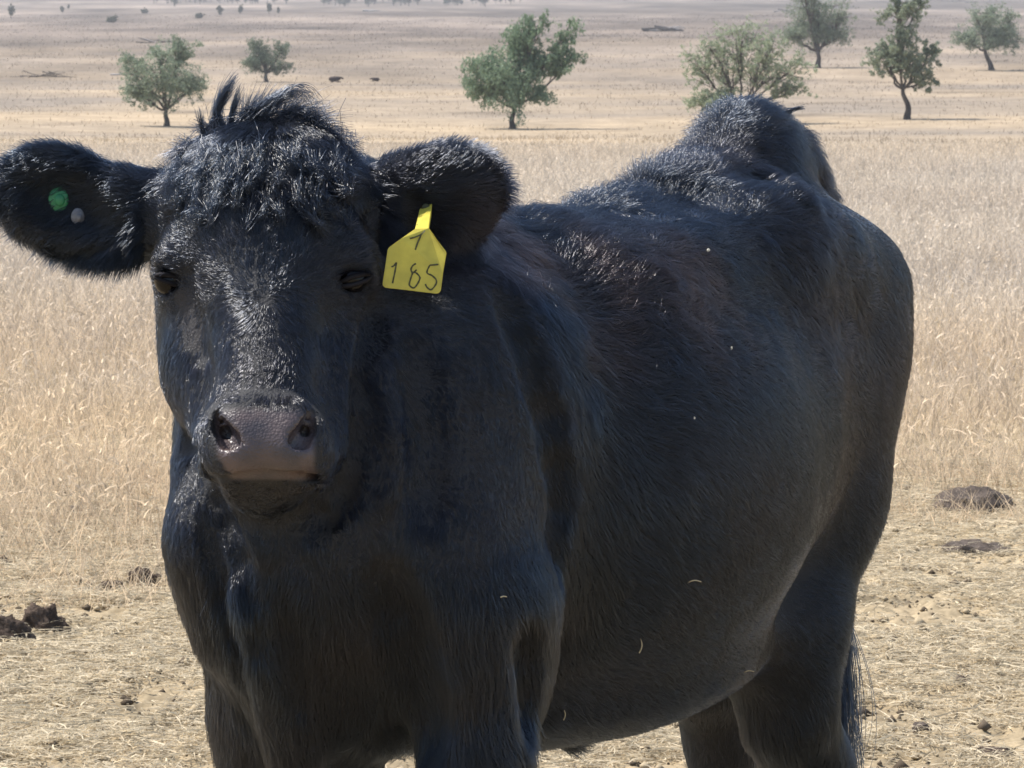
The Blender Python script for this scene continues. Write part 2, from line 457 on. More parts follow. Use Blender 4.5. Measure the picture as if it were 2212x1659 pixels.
# folds laid on the surface found along each sight line
def surfF(x, y, d0=4.15, d1=6.2):
    dd = np.arange(d0, d1, .004); q = np.stack([P(x, y, d) for d in (d0, d1)]); t_ = (dd - d0) / (d1 - d0)
    pts = q[0] + (q[1] - q[0]) * t_[:, None]
    ix = [np.clip(np.searchsorted(a, pts[:, i]), 0, len(a) - 1) for i, a in enumerate((gx, gy, gzz))]
    f = F[ix[0], ix[1], ix[2]]; k = np.argmax(f < 0); return dd[k] if f[k] < 0 else None
def fold(pts, r_, k, sub, amt=.5):
    k = k * .6; off = (-r_ if sub else r_) * (1 - amt)
    q = []
    for i in range(len(pts) - 1):
        for t_ in np.linspace(0, 1, 4, endpoint=(i == len(pts) - 2)):
            x = pts[i][0] * (1 - t_) + pts[i + 1][0] * t_; y = pts[i][1] * (1 - t_) + pts[i + 1][1] * t_
            d = surfF(x, y)
            if d: q.append((P(x, y, d + off), r_))
    n_ = len(q); q = [(p, r_ * (.35 + .65 * math.sin(math.pi * (i + .5) / n_))) for i, (p, _) in enumerate(q)]
    chain(q, k, sub)
fold([(478, 1100), (505, 1190), (535, 1290), (550, 1400)], .014, .03, True, 1)
fold([(440, 1120), (470, 1250), (505, 1400), (530, 1520)], .009, .03, True, 1)
fold([(590, 1240), (620, 1380), (650, 1520)], .012, .05, True)
fold([(800, 660), (796, 760), (785, 880), (770, 980), (735, 1070), (680, 1140)], .016, .035, True, 1)
fold([(395, 930), (420, 1010), (470, 1080)], .012, .03, True, 1)
fold([(790, 760), (850, 880), (860, 1000), (820, 1100)], .010, .035, False)
fold([(900, 760), (930, 950), (920, 1100)], .010, .06, True)
fold([(1090, 640), (1150, 760), (1190, 900), (1215, 1050), (1200, 1200)], .012, .06, True, .1)
fold([(840, 1260), (880, 1400), (910, 1540), (905, 1620)], .020, .07, True, .7)
fold([(1140, 1350), (1150, 1460), (1140, 1570)], .014, .05, True)
fold([(1290, 420), (1450, 392), (1600, 376), (1700, 415), (1740, 445)], .008, .05, False, .5)
print('sdf', F.shape, time.time() - T0)

def surface_nets(F):
    s = F < 0
    nx, ny, nz = F.shape
    cnt = np.zeros((nx - 1, ny - 1, nz - 1), np.int8)
    for a in (0, 1):
        for b in (0, 1):
            for c in (0, 1): cnt += s[a:nx - 1 + a, b:ny - 1 + b, c:nz - 1 + c]
    act = (cnt > 0) & (cnt < 8)
    I = np.argwhere(act); idx = np.full(act.shape, -1, np.int32); idx[act] = np.arange(len(I))
    acc = np.zeros((len(I), 3)); n = np.zeros(len(I))
    ax = (gx, gy, gzz)
    cor = [(a, b, c) for a in (0, 1) for b in (0, 1) for c in (0, 1)]
    for a in cor:
        for b in cor:
            if sum(abs(a[i] - b[i]) for i in range(3)) != 1 or a > b: continue
            ia = I + a; ib = I + b
            fa = F[ia[:, 0], ia[:, 1], ia[:, 2]]; fb = F[ib[:, 0], ib[:, 1], ib[:, 2]]
            m = (fa < 0) != (fb < 0)
            t = np.where(m, fa / np.where(m, fa - fb, 1), 0)
            pa = np.stack([ax[i][ia[:, i]] for i in range(3)], 1); pb = np.stack([ax[i][ib[:, i]] for i in range(3)], 1)
            acc += np.where(m[:, None], pa + (pb - pa) * t[:, None], 0); n += m
    V = acc / n[:, None]
    Q = []
    for d in range(3):
        e1, e2 = (d + 1) % 3, (d + 2) % 3
        sa = [slice(None)] * 3; sb = [slice(None)] * 3; sa[d] = slice(0, -1); sb[d] = slice(1, None)
        ch = s[tuple(sa)] != s[tuple(sb)]
        E = np.argwhere(ch)
        ok = (E[:, e1] > 0) & (E[:, e2] > 0) & (E[:, e1] < F.shape[e1] - 1) & (E[:, e2] < F.shape[e2] - 1)
        E = E[ok]
        def c(o1, o2):
            q = E.copy(); q[:, e1] -= o1; q[:, e2] -= o2; return idx[q[:, 0], q[:, 1], q[:, 2]]
        q = np.stack([c(1, 1), c(0, 1), c(0, 0), c(1, 0)], 1)
        ins = s[E[:, 0], E[:, 1], E[:, 2]]
        q[~ins] = q[~ins][:, ::-1]
        Q.append(q)
    return V, np.concatenate(Q)
CV, CQ = surface_nets(F)
del F
# light relaxation
e0 = np.concatenate([CQ[:, 0], CQ[:, 1], CQ[:, 2], CQ[:, 3]]); e1_ = np.concatenate([CQ[:, 1], CQ[:, 2], CQ[:, 3], CQ[:, 0]])
def relax(V, lam):
    acc = np.zeros_like(V)
    for i in range(3): acc[:, i] = np.bincount(e0, V[e1_, i], len(V)) + np.bincount(e1_, V[e0, i], len(V))
    n = np.bincount(e0, minlength=len(V)) + np.bincount(e1_, minlength=len(V))
    return V + lam * (acc / np.maximum(n, 1)[:, None] - V)
for _ in range(3): CV = relax(CV, .5); CV = relax(CV, -.48)
def vert_normals(V, Q):
    fn = np.cross(V[Q[:, 2]] - V[Q[:, 0]], V[Q[:, 3]] - V[Q[:, 1]])
    n = np.zeros_like(V)
    for j in range(4):
        for i in range(3): n[:, i] += np.bincount(Q[:, j], fn[:, i], len(V))
    return n / (np.linalg.norm(n, axis=1)[:, None] + 1e-12)
CN = vert_normals(CV, CQ)
print('cow verts', len(CV), time.time() - T0)
sx_, sy_, sd_ = project(CV)
def seg_d(x, y, a, b):
    ax_, ay = a; bx, by = b; t = np.clip(((x - ax_) * (bx - ax_) + (y - ay) * (by - ay)) / ((bx - ax_) ** 2 + (by - ay) ** 2), 0, 1)
    return np.hypot(x - ax_ - t * (bx - ax_), y - ay - t * (by - ay))
front = CV[:, 1] < 4.50
def sm(x, a, b): t = np.clip((x - a) / (b - a), 0, 1); return t * t * (3 - 2 * t)
# bare wet nose leather (colour and gloss that belong to the animal)
yt = 884 + 0.0006 * (sx_ - 570) ** 2; xl_ = np.interp(sy_, [870, 900, 985, 1040], [472, 464, 468, 500]); xr_ = np.interp(sy_, [870, 900, 1000, 1040], [670, 680, 682, 690])
nose = sm(yt - sy_, 12, -12) * sm(sy_, 1040, 1031) * sm(sx_, xl_ - 6, xl_ + 12) * sm(sx_, xr_ + 6, xr_ - 12) * (CV[:, 1] < 4.40)
nose = np.maximum(nose, sm(np.hypot((sx_ - 610) / 45, (sy_ - 1066) / 9), 1.1, .8) * .15 * (CV[:, 1] < 4.45))
bare = np.maximum(sm(seg_d(sx_, sy_, (400, 640), (425, 740)), 26, 12) * (CV[:, 1] < 4.60) * 0.55, 0)
for cx_, cy_ in ((358, 604), (762, 604)):
    bare = np.maximum(bare, sm(np.hypot((sx_ - cx_) / 1.2, sy_ - cy_), 17, 8) * (CV[:, 1] < 4.62))
nsk = np.maximum(nose, bare)

cow = empty('cow', B(.3, 0, 0))
tag(cow, 'black cow facing the camera with a yellow numbered tag in its ear', 'cow')
# body material
m, t, b = new_mat('cow_hide')
at = N(t, 'ShaderNodeAttribute', attribute_name='nose'); ab = N(t, 'ShaderNodeAttribute', attribute_name='bare')
geo = N(t, 'ShaderNodeNewGeometry')
mx = N(t, 'ShaderNodeMix', data_type='RGBA'); mx.inputs[6].default_value = (.012, .012, .014, 1); mx.inputs[7].default_value = (.034, .028, .028, 1)
t.links.new(ab.outputs['Fac'], mx.inputs[0])
nz = N(t, 'ShaderNodeTexNoise'); nz.inputs['Scale'].default_value = 25; nz.inputs['Detail'].default_value = 4
t.links.new(geo.outputs['Position'], nz.inputs['Vector'])
rp = N(t, 'ShaderNodeValToRGB'); rp.color_ramp.elements[0].position = .35; rp.color_ramp.elements[1].position = .65
rp.color_ramp.elements[0].color = (.055, .045, .049, 1); rp.color_ramp.elements[1].color = (.115, .082, .076, 1)
t.links.new(nz.outputs['Fac'], rp.inputs[0])
mx2 = N(t, 'ShaderNodeMix', data_type='RGBA'); t.links.new(mx.outputs[2], mx2.inputs[6]); t.links.new(rp.outputs[0], mx2.inputs[7])
t.links.new(at.outputs['Fac'], mx2.inputs[0]); t.links.new(mx2.outputs[2], b.inputs['Base Color'])
mr = N(t, 'ShaderNodeMapRange'); mr.inputs[3].default_value = .75; mr.inputs[4].default_value = .38
t.links.new(at.outputs['Fac'], mr.inputs[0]); t.links.new(mr.outputs[0], b.inputs['Roughness'])
vo = N(t, 'ShaderNodeTexVoronoi'); vo.inputs['Scale'].default_value = 330
t.links.new(geo.outputs['Position'], vo.inputs['Vector'])
bp = N(t, 'ShaderNodeBump'); bp.inputs['Distance'].default_value = .0015; bp.inputs['Strength'].default_value = .5; bp.invert = True
t.links.new(vo.outputs['Distance'], bp.inputs['Height']); t.links.new(bp.outputs[0], b.inputs['Normal'])
hide = m
body = np_mesh('body', CV, quads=CQ, mat=hide, parent=cow, attrs={'nose': nose, 'bare': bare})
#@@BODY_END
# ---- coat: individual hairs
def vecn(p, sc, seed): return np.stack([vnoise(p, sc, seed), vnoise(p, sc, seed + 101), vnoise(p, sc, seed + 202)], 1)
def unit(v): return v / (np.linalg.norm(v, axis=1)[:, None] + 1e-9)
def sample_surface(n, wfun):
    a = CV[CQ[:, 0]]; bb = CV[CQ[:, 1]]; c = CV[CQ[:, 2]]; dd = CV[CQ[:, 3]]
    ar = 0.5 * np.linalg.norm(np.cross(c - a, dd - bb), axis=1)
    wgt = ar * wfun((a + c) / 2, nsk[CQ[:, 0]])
    cs = np.cumsum(wgt); f = np.searchsorted(cs, rng.random(n) * cs[-1]); f = np.minimum(f, len(CQ) - 1)
    u1, v1 = rng.random((n, 1)), rng.random((n, 1))
    def bil(A): q = A[CQ[f]]; return (q[:, 0] * (1 - u1) + q[:, 1] * u1) * (1 - v1) + (q[:, 3] * (1 - u1) + q[:, 2] * u1) * v1
    return bil(CV), unit(bil(CN))
def body_sl(p):
    q = p[:, :2] - W0; return q @ AX, q @ BX
def is_head(p): return sm(p[:, 1], 4.72, 4.60) * sm(p[:, 2], .86, .93)
def wfun(p, bare_):
    s_, l_ = body_sl(p)
    w_ = np.where((l_ < -.02) & (s_ > -.1), .45, 1.0)
    w_ = w_ * np.where(p[:, 2] < .35, .4, 1.0)
    w_ = w_ * (1 + 1.6 * is_head(p))
    return w_ * (1 - np.clip(bare_ * 1.3, 0, 1)) ** 2
NH = 720000
R, Nn = sample_surface(NH, wfun)
hx, hy, hd = project(R); s_, l_ = body_sl(R)
head = is_head(R)
earL = sm(hx, 335, 300) * head; earR = sm(hx, 800, 830) * sm(hy, 600, 560) * sm(R[:, 1], 4.80, 4.74)
ears = np.maximum(earL, earR)
head = np.maximum(head, ears)
# direction fields
tr_dir = A3[None] * 0.75 + np.array([0, 0, -0.55])[None] * (1 - np.abs(Nn[:, 2:3])) + B3[None] * .15 * np.sign(l_)[:, None]
dn_dir = np.array([.12, .05, -1.0])[None] + B3[None] * .1 * np.sign(l_)[:, None]
nk = np.maximum(sm(s_, -.05, -.28), sm(R[:, 2], .62, .5)); nk = nk[:, None]
D = tr_dir * (1 - nk) + dn_dir * nk
rx, ry = hx - 575, hy - 648
up = (ry < 0)
fx = np.where(up, rx * .9, rx * .55); fy = ry
fo = sm(hy, 470, 380)
fx = fx * (1 - fo) + fo * (hx - 560) * 2.2; fy = fy * (1 - fo) + fo * 260
FD = unit(hu[None] * fx[:, None] - hv[None] * fy[:, None] + 1e-6)
cx_ = np.where(hx < 570, 190, 930); cy_ = np.where(hx < 570, 450, 440)
ED = unit(np.stack([(hx - cx_) * .45 + np.where(hx < 570, -150, 120), np.full_like(hx, -10.0), -(hy - cy_) * 1.2], 1))
hh = head[:, None]; ee = ears[:, None]
D = unit(D) * (1 - hh) + (FD * (1 - ee) + ED * ee) * hh
curl = .16 + .14 * sm(s_, .1, -.1) * (1 - head) + .20 * head * (1 - ears) * sm(hy, 560, 430) + .40 * sm(R[:, 2], 1.05, 1.2) * (1 - head)
D = unit(D) + curl[:, None] * vecn(R, .05, 1) + (.14 + .4 * head * sm(hy, 600, 400) + .42 * sm(R[:, 2], 1.02, 1.2) * (1 - head))[:, None] * vecn(R, .022, 2) + .16 * rng.normal(0, 1, R.shape)
D = D - Nn * (D * Nn).sum(1)[:, None]; D = unit(D)
spine = sm(np.abs(l_), .13, .04) * sm(R[:, 2], 1.30, 1.36) * sm(s_, -.1, .1)
L = .019 + .009 * sm(s_, .1, -.15) + .006 * sm(R[:, 2], 1.02, 1.2) * (1 - sm(s_, .5, .8))
L = L * (1 - head) + head * np.interp(hy, [250, 380, 480, 600, 800, 1000, 1100], [.022, .021, .017, .012, .010, .008, .010])
L = L * (1 - ears) + ears * .019
L = L * (1 - .6 * sm(hy, 855, 880) * sm(hy, 1060, 1040) * head * sm(np.abs(hx - 575), 150, 110))
L = L + .012 * spine + .010 * sm(R[:, 2], .70, .60) * (1 - head) * (s_ < .9)
L = L * rng.uniform(.65, 1.25, NH)
lift = .15 + .10 * head + .20 * sm(R[:, 2], 1.02, 1.2) * (1 - head) * (1 - sm(s_, .6, .85)) + .45 * spine + .10 * ears + .12 * sm(hy, 480, 330) * head
lift = lift + .12 * sm(s_, .1, -.1) * (1 - head)
lift = lift * rng.uniform(.6, 1.4, NH)
# tufts: tips drawn towards shared centres
cs = .012; ci = np.floor(R / cs + 1.1 * vecn(R, .025, 9)).astype(np.int64)
cen = np.stack([(ci[:, i] + .15 + .7 * _h(ci[:, 0], ci[:, 1], ci[:, 2], 40 + i)) * cs for i in range(3)], 1)
off = cen - R; off -= Nn * (off * Nn).sum(1)[:, None]; off = off * np.minimum(1, cs / (np.linalg.norm(off, axis=1)[:, None] + 1e-9))
K = 5; H = np.zeros((NH, K, 3))
sag = np.array([0, 0, -.10])
for k in range(K):
    t_ = k / (K - 1)
    H[:, k] = R - Nn * .001 + D * (L * t_)[:, None] + Nn * (L * lift * (t_ * 1.5 - t_ * t_ * .8))[:, None] + off * ((.30 + .22 * np.maximum(head, sm(R[:, 2], 1.05, 1.2)))[:, None] * t_ ** 1.3) + sag * (L * t_ * t_)[:, None]
def hair_mat(name, dark, brown, rough=.17):
    m = bpy.data.materials.new(name); m.use_nodes = True; t = m.node_tree; t.nodes.clear()
    o = N(t, 'ShaderNodeOutputMaterial'); h = N(t, 'ShaderNodeBsdfHairPrincipled')
    h.parametrization = 'COLOR'; h.inputs['Roughness'].default_value = rough; h.inputs['Radial Roughness'].default_value = .5
    h.inputs['Random Roughness'].default_value = .3; h.inputs['IOR'].default_value = 1.45; h.inputs['Coat'].default_value = .6
    g = N(t, 'ShaderNodeNewGeometry'); acc = None
    for c, rad in brown:
        vm = N(t, 'ShaderNodeVectorMath', operation='DISTANCE'); vm.inputs[1].default_value = [float(q) for q in c]
        t.links.new(g.outputs['Position'], vm.inputs[0])
        mr = N(t, 'ShaderNodeMapRange'); mr.inputs[1].default_value = rad; mr.inputs[2].default_value = rad * .2; mr.inputs[3].default_value = 0; mr.inputs[4].default_value = .24
        t.links.new(vm.outputs['Value'], mr.inputs[0])
        if acc is None: acc = mr.outputs[0]
        else:
            ad = N(t, 'ShaderNodeMath', operation='MAXIMUM'); t.links.new(acc, ad.inputs[0]); t.links.new(mr.outputs[0], ad.inputs[1]); acc = ad.outputs[0]
    nz = N(t, 'ShaderNodeTexNoise'); nz.inputs['Scale'].default_value = 7; t.links.new(g.outputs['Position'], nz.inputs['Vector'])
    mm = N(t, 'ShaderNodeMapRange'); mm.inputs[1].default_value = .4; mm.inputs[2].default_value = .65; t.links.new(nz.outputs['Fac'], mm.inputs[0])
    ml = N(t, 'ShaderNodeMath', operation='MULTIPLY'); t.links.new(acc, ml.inputs[0]); t.links.new(mm.outputs[0], ml.inputs[1])
    n2 = N(t, 'ShaderNodeTexNoise'); n2.inputs['Scale'].default_value = 3.2; n2.inputs['Detail'].default_value = 3; t.links.new(g.outputs['Position'], n2.inputs['Vector'])
    m2 = N(t, 'ShaderNodeMapRange'); m2.inputs[1].default_value = .45; m2.inputs[2].default_value = .7; m2.inputs[4].default_value = .05; t.links.new(n2.outputs['Fac'], m2.inputs[0])
    a2 = N(t, 'ShaderNodeMath', operation='ADD'); t.links.new(ml.outputs[0], a2.inputs[0]); t.links.new(m2.outputs[0], a2.inputs[1]); ml = a2
    mx = N(t, 'ShaderNodeMix', data_type='RGBA'); mx.inputs[6].default_value = (*dark, 1); mx.inputs[7].default_value = (.085, .045, .028, 1)
    hi = N(t, 'ShaderNodeHairInfo'); pw = N(t, 'ShaderNodeMath', operation='POWER'); pw.inputs[1].default_value = 5; t.links.new(hi.outputs['Random'], pw.inputs[0])
    sc = N(t, 'ShaderNodeMapRange'); sc.inputs[3].default_value = .6; sc.inputs[4].default_value = 3.5; t.links.new(pw.outputs[0], sc.inputs[0])
    vs_ = N(t, 'ShaderNodeVectorMath', operation='SCALE')
    t.links.new(ml.outputs[0], mx.inputs[0]); t.links.new(mx.outputs[2], vs_.inputs[0]); t.links.new(sc.outputs[0], vs_.inputs['Scale']); t.links.new(vs_.outputs[0], h.inputs['Color']); t.links.new(h.outputs[0], o.inputs[0])
    return m
hm = hair_mat('cow_hair', (.0062, .0080, .0112), [(B(-.12, .14, 1.27), .24), (B(.15, .24, 1.22), .16)])
curves_obj('coat', H, .00030 * rng.uniform(.7, 1.3, NH), .00012, hm, cow)

# topknot of long hairs standing off the poll
def lock(root, tip, n, spread, tspread, bow, k=8, jit=.15):
    root = np.asarray(root); tip = np.asarray(tip)
    r = root + rng.normal(0, 1, (n, 3)) * spread; L_ = rng.uniform(.7, 1.05, n)[:, None]
    e = root + (tip - root) * L_ + rng.normal(0, 1, (n, 3)) * tspread
    out = np.zeros((n, k, 3)); bw = np.asarray(bow)[None] * rng.uniform(1 - jit * 2, 1 + jit * 2, (n, 1))
    for i in range(k):
        t_ = i / (k - 1); out[:, i] = r + (e - r) * t_ + bw * (4 * t_ * (1 - t_)) + (root - r) * (.35 * math.sin(math.pi * t_))
    return out
T = []
def pl(x, y, d=4.62): return P(x, y, d)
def vx(dx, dy): return np.array([dx / 1680., 0, -dy / 1680.])
for (a, c, n, sp, ts, bw) in [
    ((480, 262), (508, 165), 130, .008, .003, (-22, 0)), ((500, 262), (520, 190), 80, .006, .003, (-8, 0)), ((470, 250), (485, 185), 60, .006, .004, (-10, 0)),
    ((440, 268), (430, 235), 50, .004, .003, (0, 0)), ((560, 225), (690, 212), 40, .008, .003, (10, -42)), ((560, 225), (655, 205), 60, .010, .006, (5, -25)),
    ((600, 235), (700, 235), 60, .010, .008, (5, -15)), ((640, 250), (735, 270), 90, .012, .010, (5, -10)), ((690, 290), (765, 325), 60, .010, .008, (5, -4)),
    ((540, 235), (600, 200), 120, .012, .008, (0, -5)), ((600, 240), (650, 222), 180, .016, .010, (0, -5)), ((420, 290), (350, 345), 70, .012, .006, (-5, -6)), ((440, 290), (395, 310), 50, .012, .008, (-5, -6)), ((670, 262), (745, 300), 160, .022, .010, (6, -8)), ((700, 290), (772, 355), 140, .018, .008, (6, -6)), ((640, 240), (700, 245), 140, .018, .010, (4, -8)), ((480, 262), (430, 275), 120, .018, .008, (-4, -6)),
    ((520, 250), (560, 215), 200, .014, .010, (0, -5)), ((690, 290), (740, 330), 150, .015, .010, (4, -4))]:
    T.append(lock(pl(a[0], a[1] + 36), pl(*c), int(n * 1.5), sp, ts, vx(*bw)))
dmap = {}
def surf_d(x, y, r=9):
    m = (np.abs(sx_ - x) < r) & (np.abs(sy_ - y) < r)
    return float(sd_[m].min()) if m.any() else 4.65
for i in range(90):     # loose curls lying over the forehead
    x = rng.uniform(380, 760); y = rng.uniform(290, 480) if i % 3 else rng.uniform(290, 400)
    a = rng.uniform(-.5, .5) + (x - 560) / 200
    ln = rng.uniform(20, 62)
    x1 = x + ln * math.sin(a); y1 = y + ln * math.cos(a)
    d0 = surf_d(x, y); d1 = surf_d(x1, y1)
    T.append(lock(P(x, y, d0), P(x1, y1, d1 - .006), 30, .008, .005, vx(*rng.normal(0, 8, 2)) + np.array([0, -.012, 0])))
TK = np.concatenate(T)
curves_obj('topknot', TK, .00030, .00010, hm, cow)

# fringe of longer hairs round the ears
def rim_fringe(n):
    m = np.concatenate([np.where(earL > .5)[0], np.where(earR > .5)[0]])
    rad = np.where(hx[m] < 570, np.hypot((hx[m] - 165) / 165, (hy[m] - 440) / 118), np.hypot((hx[m] - 960) / 135, (hy[m] - 430) / 125))
    m = m[rad > .86]; m = m[rng.integers(0, len(m), n)]
    r = R[m]; d0 = unit(ED[m] + .25 * vecn(r, .012, 5) + .12 * rng.normal(0, 1, r.shape) + Nn[m] * .3)
    ln = rng.uniform(.014, .030, n)[:, None]; o = np.zeros((n, 5, 3))
    for k in range(5):
        t_ = k / 4; o[:, k] = r + d0 * ln * t_ + np.array([0, 0, -.25]) * ln * t_ * t_
    return o
curves_obj('ear_fringe', rim_fringe(9000), .00036, .00008, hm, cow)

# tail switch
sw = []
tb = B(1.17, .06, .66)
for (x, y, n, bw, sp) in [(1812, 1660, 120, (-6, 0), .012), (1800, 1700, 60, (-16, 0), .010), (1868, 1640, 7, (2, 60), .002), (1858, 1690, 5, (46, 20), .002), (1835, 1670, 8, (24, 0), .006), (1806, 1780, 160, (-6, 0), .02), (1836, 1760, 40, (14, 0), .014)]:
    sw.append(lock(tb + vx(-2, 0), P(x, y, 5.85), n, .007, sp, vx(*bw), k=12, jit=.45))
curves_obj('tail_switch', np.concatenate(sw), .0006, .0003, hm, cow)
tf = surf_d(1700, 252, 10)
cr = lock(P(1698, 246, tf), P(1740, 231, tf + .02), 40, .0035, .002, vx(0, -4)); 
curves_obj('tail_tuft', cr, .0005, .0002, hm, cow)

# eyes
em = simple_mat('eye_gloss', (.004, .003, .003), .12, .25)
lm = simple_mat('eyelid_skin', (.016, .014, .016), .7, .15, .3, 120)
def sphere_mesh(c, r, R_, nu=24, nv=14):
    a = np.linspace(0, 2 * np.pi, nu, endpoint=False); bb_ = np.linspace(.02, np.pi - .02, nv)
    A_, B_ = np.meshgrid(a, bb_); v = np.stack([np.sin(B_) * np.cos(A_) * r[0], np.sin(B_) * np.sin(A_) * r[1], np.cos(B_) * r[2]], -1).reshape(-1, 3) @ R_ + c
    i, j = np.meshgrid(np.arange(nv - 1), np.arange(nu), indexing='ij'); i = i.ravel(); j = j.ravel()
    return v, np.stack([i * nu + j, (i + 1) * nu + j, (i + 1) * nu + (j + 1) % nu, i * nu + (j + 1) % nu], 1)
for k, (c, r) in enumerate(EYES):
    v, q = sphere_mesh(c + np.array([0, .0015, 0]), (.0195, .0195, .0195), np.eye(3))
    e = np_mesh('eye', v, quads=q, mat=em, parent=cow)
    fr = frame([1, .5 if k == 0 else .3, 0] if k == 0 else [1, .35, 0], [-.45 if k == 0 else .4, -1, 0.1])
    for up_ in (1, -1):
        pts = []; 
        for a in np.linspace(0, np.pi, 11):
            w_ = .0225 * math.cos(a); h_ = (.0045 if up_ > 0 else -.0055) * math.sin(a) - .25 * w_ * (1 if k == 0 else -1) - .001
            pts.append(c + fr[0] * w_ - fr[1] * 0 + np.array([0, 0, 1.0]) * h_ + fr[2] * (.0185 * math.sqrt(max(0, 1 - (w_ / .026) ** 2))))
        v, q = tube(pts, np.full(11, .0022) * (1 + .5 * np.sin(np.linspace(0, np.pi, 11))), 8)
        q4, q3 = split_qt(q)
        np_mesh('eyelid', v, quads=q4, tris=q3, mat=lm, parent=e)
    ls = []
    for a in np.linspace(.15, .85, 40):
        r0 = c + fr[0] * (.022 * math.cos(a * math.pi)) + np.array([0, 0, .010 * math.sin(a * math.pi)]) + fr[2] * .018
        ls.append([r0 + (fr[2] * .9 + np.array([0, 0, .15]) + fr[0] * .4 * math.cos(a * math.pi)) * .012 * t_ + np.array([0, 0, -.004]) * t_ * t_ for t_ in np.linspace(0, 1, 4)])
    curves_obj('eyelashes', np.array(ls), .0004, .0001, hm, e)
print('coat', time.time() - T0)
#@@COAT_END
# ---- hooves
hfm = simple_mat('hoof_horn', (.03, .027, .025), .5, .4, .3, 90)
for (s0, l0) in ((-.375, .15), (-.295, -.16), (.765, .145), (1.085, -.14)):
    for side in (-1, 1):
        c = B(s0 - .02, l0 + side * .024, 0); vs = []
        for zz, ra, rb, sh in ((.004, .052, .024, -.012), (.03, .048, .024, -.006), (.06, .040, .023, 0), (.085, .030, .020, .006)):
            a = np.linspace(0, 2 * np.pi, 14, endpoint=False)
            vs.append(c + (np.cos(a) * ra + sh)[:, None] * A3 + (np.sin(a) * rb)[:, None] * B3 + Z3 * (zz + gz(c[0], c[1])))
        V = np.concatenate(vs + [c[None] + Z3 * .09, c[None] + Z3 * .004]); Q = [(i * 14 + j, i * 14 + (j + 1) % 14, (i + 1) * 14 + (j + 1) % 14, (i + 1) * 14 + j) for i in range(3) for j in range(14)]
        Tt = [(42 + j, 42 + (j + 1) % 14, 56) for j in range(14)] + [((j + 1) % 14, j, 57) for j in range(14)]
        np_mesh('hoof', V, quads=np.array(Q), tris=np.array(Tt), mat=hfm, parent=cow)

# ---- ear tags
ylw = simple_mat('tag_plastic', (.60, .50, .07), .42, .4, .14, 45)
ink = simple_mat('tag_ink', (.09, .085, .04), .7, .2, .35, 300)
def tq(zx, zy, d): return P((820 + zx / 6.38) * .97531, (420 + zy / 6.38) * .97531, d)
TD = 4.525
def tag_front():
    m = (sx_ > 826) & (sx_ < 966) & (sy_ > 500) & (sy_ < 635); return float(sd_[m].min()) - .016
TD = tag_front(); TTOP = surf_d(930, 445, 8) - .004
print('tag depth', TD, TTOP)
def tdep(zy):
    t_ = min(1., max(0., (zy - 215) / 420.)); return TTOP + (TD - TTOP) * t_ * t_ * (3 - 2 * t_)
def poly_slab(pts2, dfun, th, conv):
    n = len(pts2); f = np.array([conv(x, y, dfun(y)) for x, y in pts2]); bk = f + np.array([0, th, 0])
    V = np.concatenate([f, bk]); return V, n
out = [(700, 270), (875, 195), (862, 380), (830, 550), (955, 720), (1068, 868), (1078, 900), (1030, 1180), (1000, 1420), (975, 1462), (930, 1470), (560, 1425), (210, 1385), (178, 1355), (175, 1310), (215, 1060), (245, 850), (265, 815), (440, 690), (635, 555), (665, 430)]
import bmesh
def slab_obj(name, pts2, dfun, th, conv, mat, parent, bev=.0008):
    bm = bmesh.new(); vs = [bm.verts.new(conv(x, y, dfun(y))) for x, y in pts2]; f = bm.faces.new(vs)
    bm.normal_update()
    if f.normal.y > 0: f.normal_flip()
    r_ = bmesh.ops.extrude_face_region(bm, geom=[f]); nv = [e for e in r_['geom'] if isinstance(e, bmesh.types.BMVert)]
    for v_ in nv: v_.co.y -= th
    bmesh.ops.recalc_face_normals(bm, faces=bm.faces)
    if bev: bmesh.ops.bevel(bm, geom=[e for e in bm.edges if e.calc_face_angle(0) > .8 ], offset=bev, segments=2, affect='EDGES')
    me = bpy.data.meshes.new(name); bm.to_mesh(me); bm.free(); o = bpy.data.objects.new(name, me); me.materials.append(mat); link(o, parent); return o
etag = slab_obj('ear_tag', out, tdep, .0018, tq, ylw, cow); tag(etag, 'yellow plastic ear tag with handwritten 185')
def stroke(pl_, wd, off=.0019 + .0004, conv=tq, dfun=tdep):
    p = np.array(pl_, float)
    # resample with a Catmull curve
    q = []
    for i in range(len(p) - 1):
        p0 = p[max(i - 1, 0)]; p1 = p[i]; p2 = p[i + 1]; p3 = p[min(i + 2, len(p) - 1)]
        for t_ in np.linspace(0, 1, 6, endpoint=False):
            q.append(.5 * ((2 * p1) + (-p0 + p2) * t_ + (2 * p0 - 5 * p1 + 4 * p2 - p3) * t_ ** 2 + (-p0 + 3 * p1 - 3 * p2 + p3) * t_ ** 3))
    q.append(p[-1]); q = np.array(q); tg = np.gradient(q, axis=0); nn = np.stack([-tg[:, 1], tg[:, 0]], 1); nn /= np.linalg.norm(nn, axis=1)[:, None] + 1e-9
    wv = wd * (.75 + .4 * rng.random(len(q)))[:, None]
    a = q + nn * wv; c = q - nn * wv; n = len(q)
    V = np.array([conv(x, y, dfun(y)) - np.array([0, off, 0]) for x, y in a] + [conv(x, y, dfun(y)) - np.array([0, off, 0]) for x, y in c])
    return V, np.array([(i, i + 1, n + i + 1, n + i) for i in range(n - 1)])
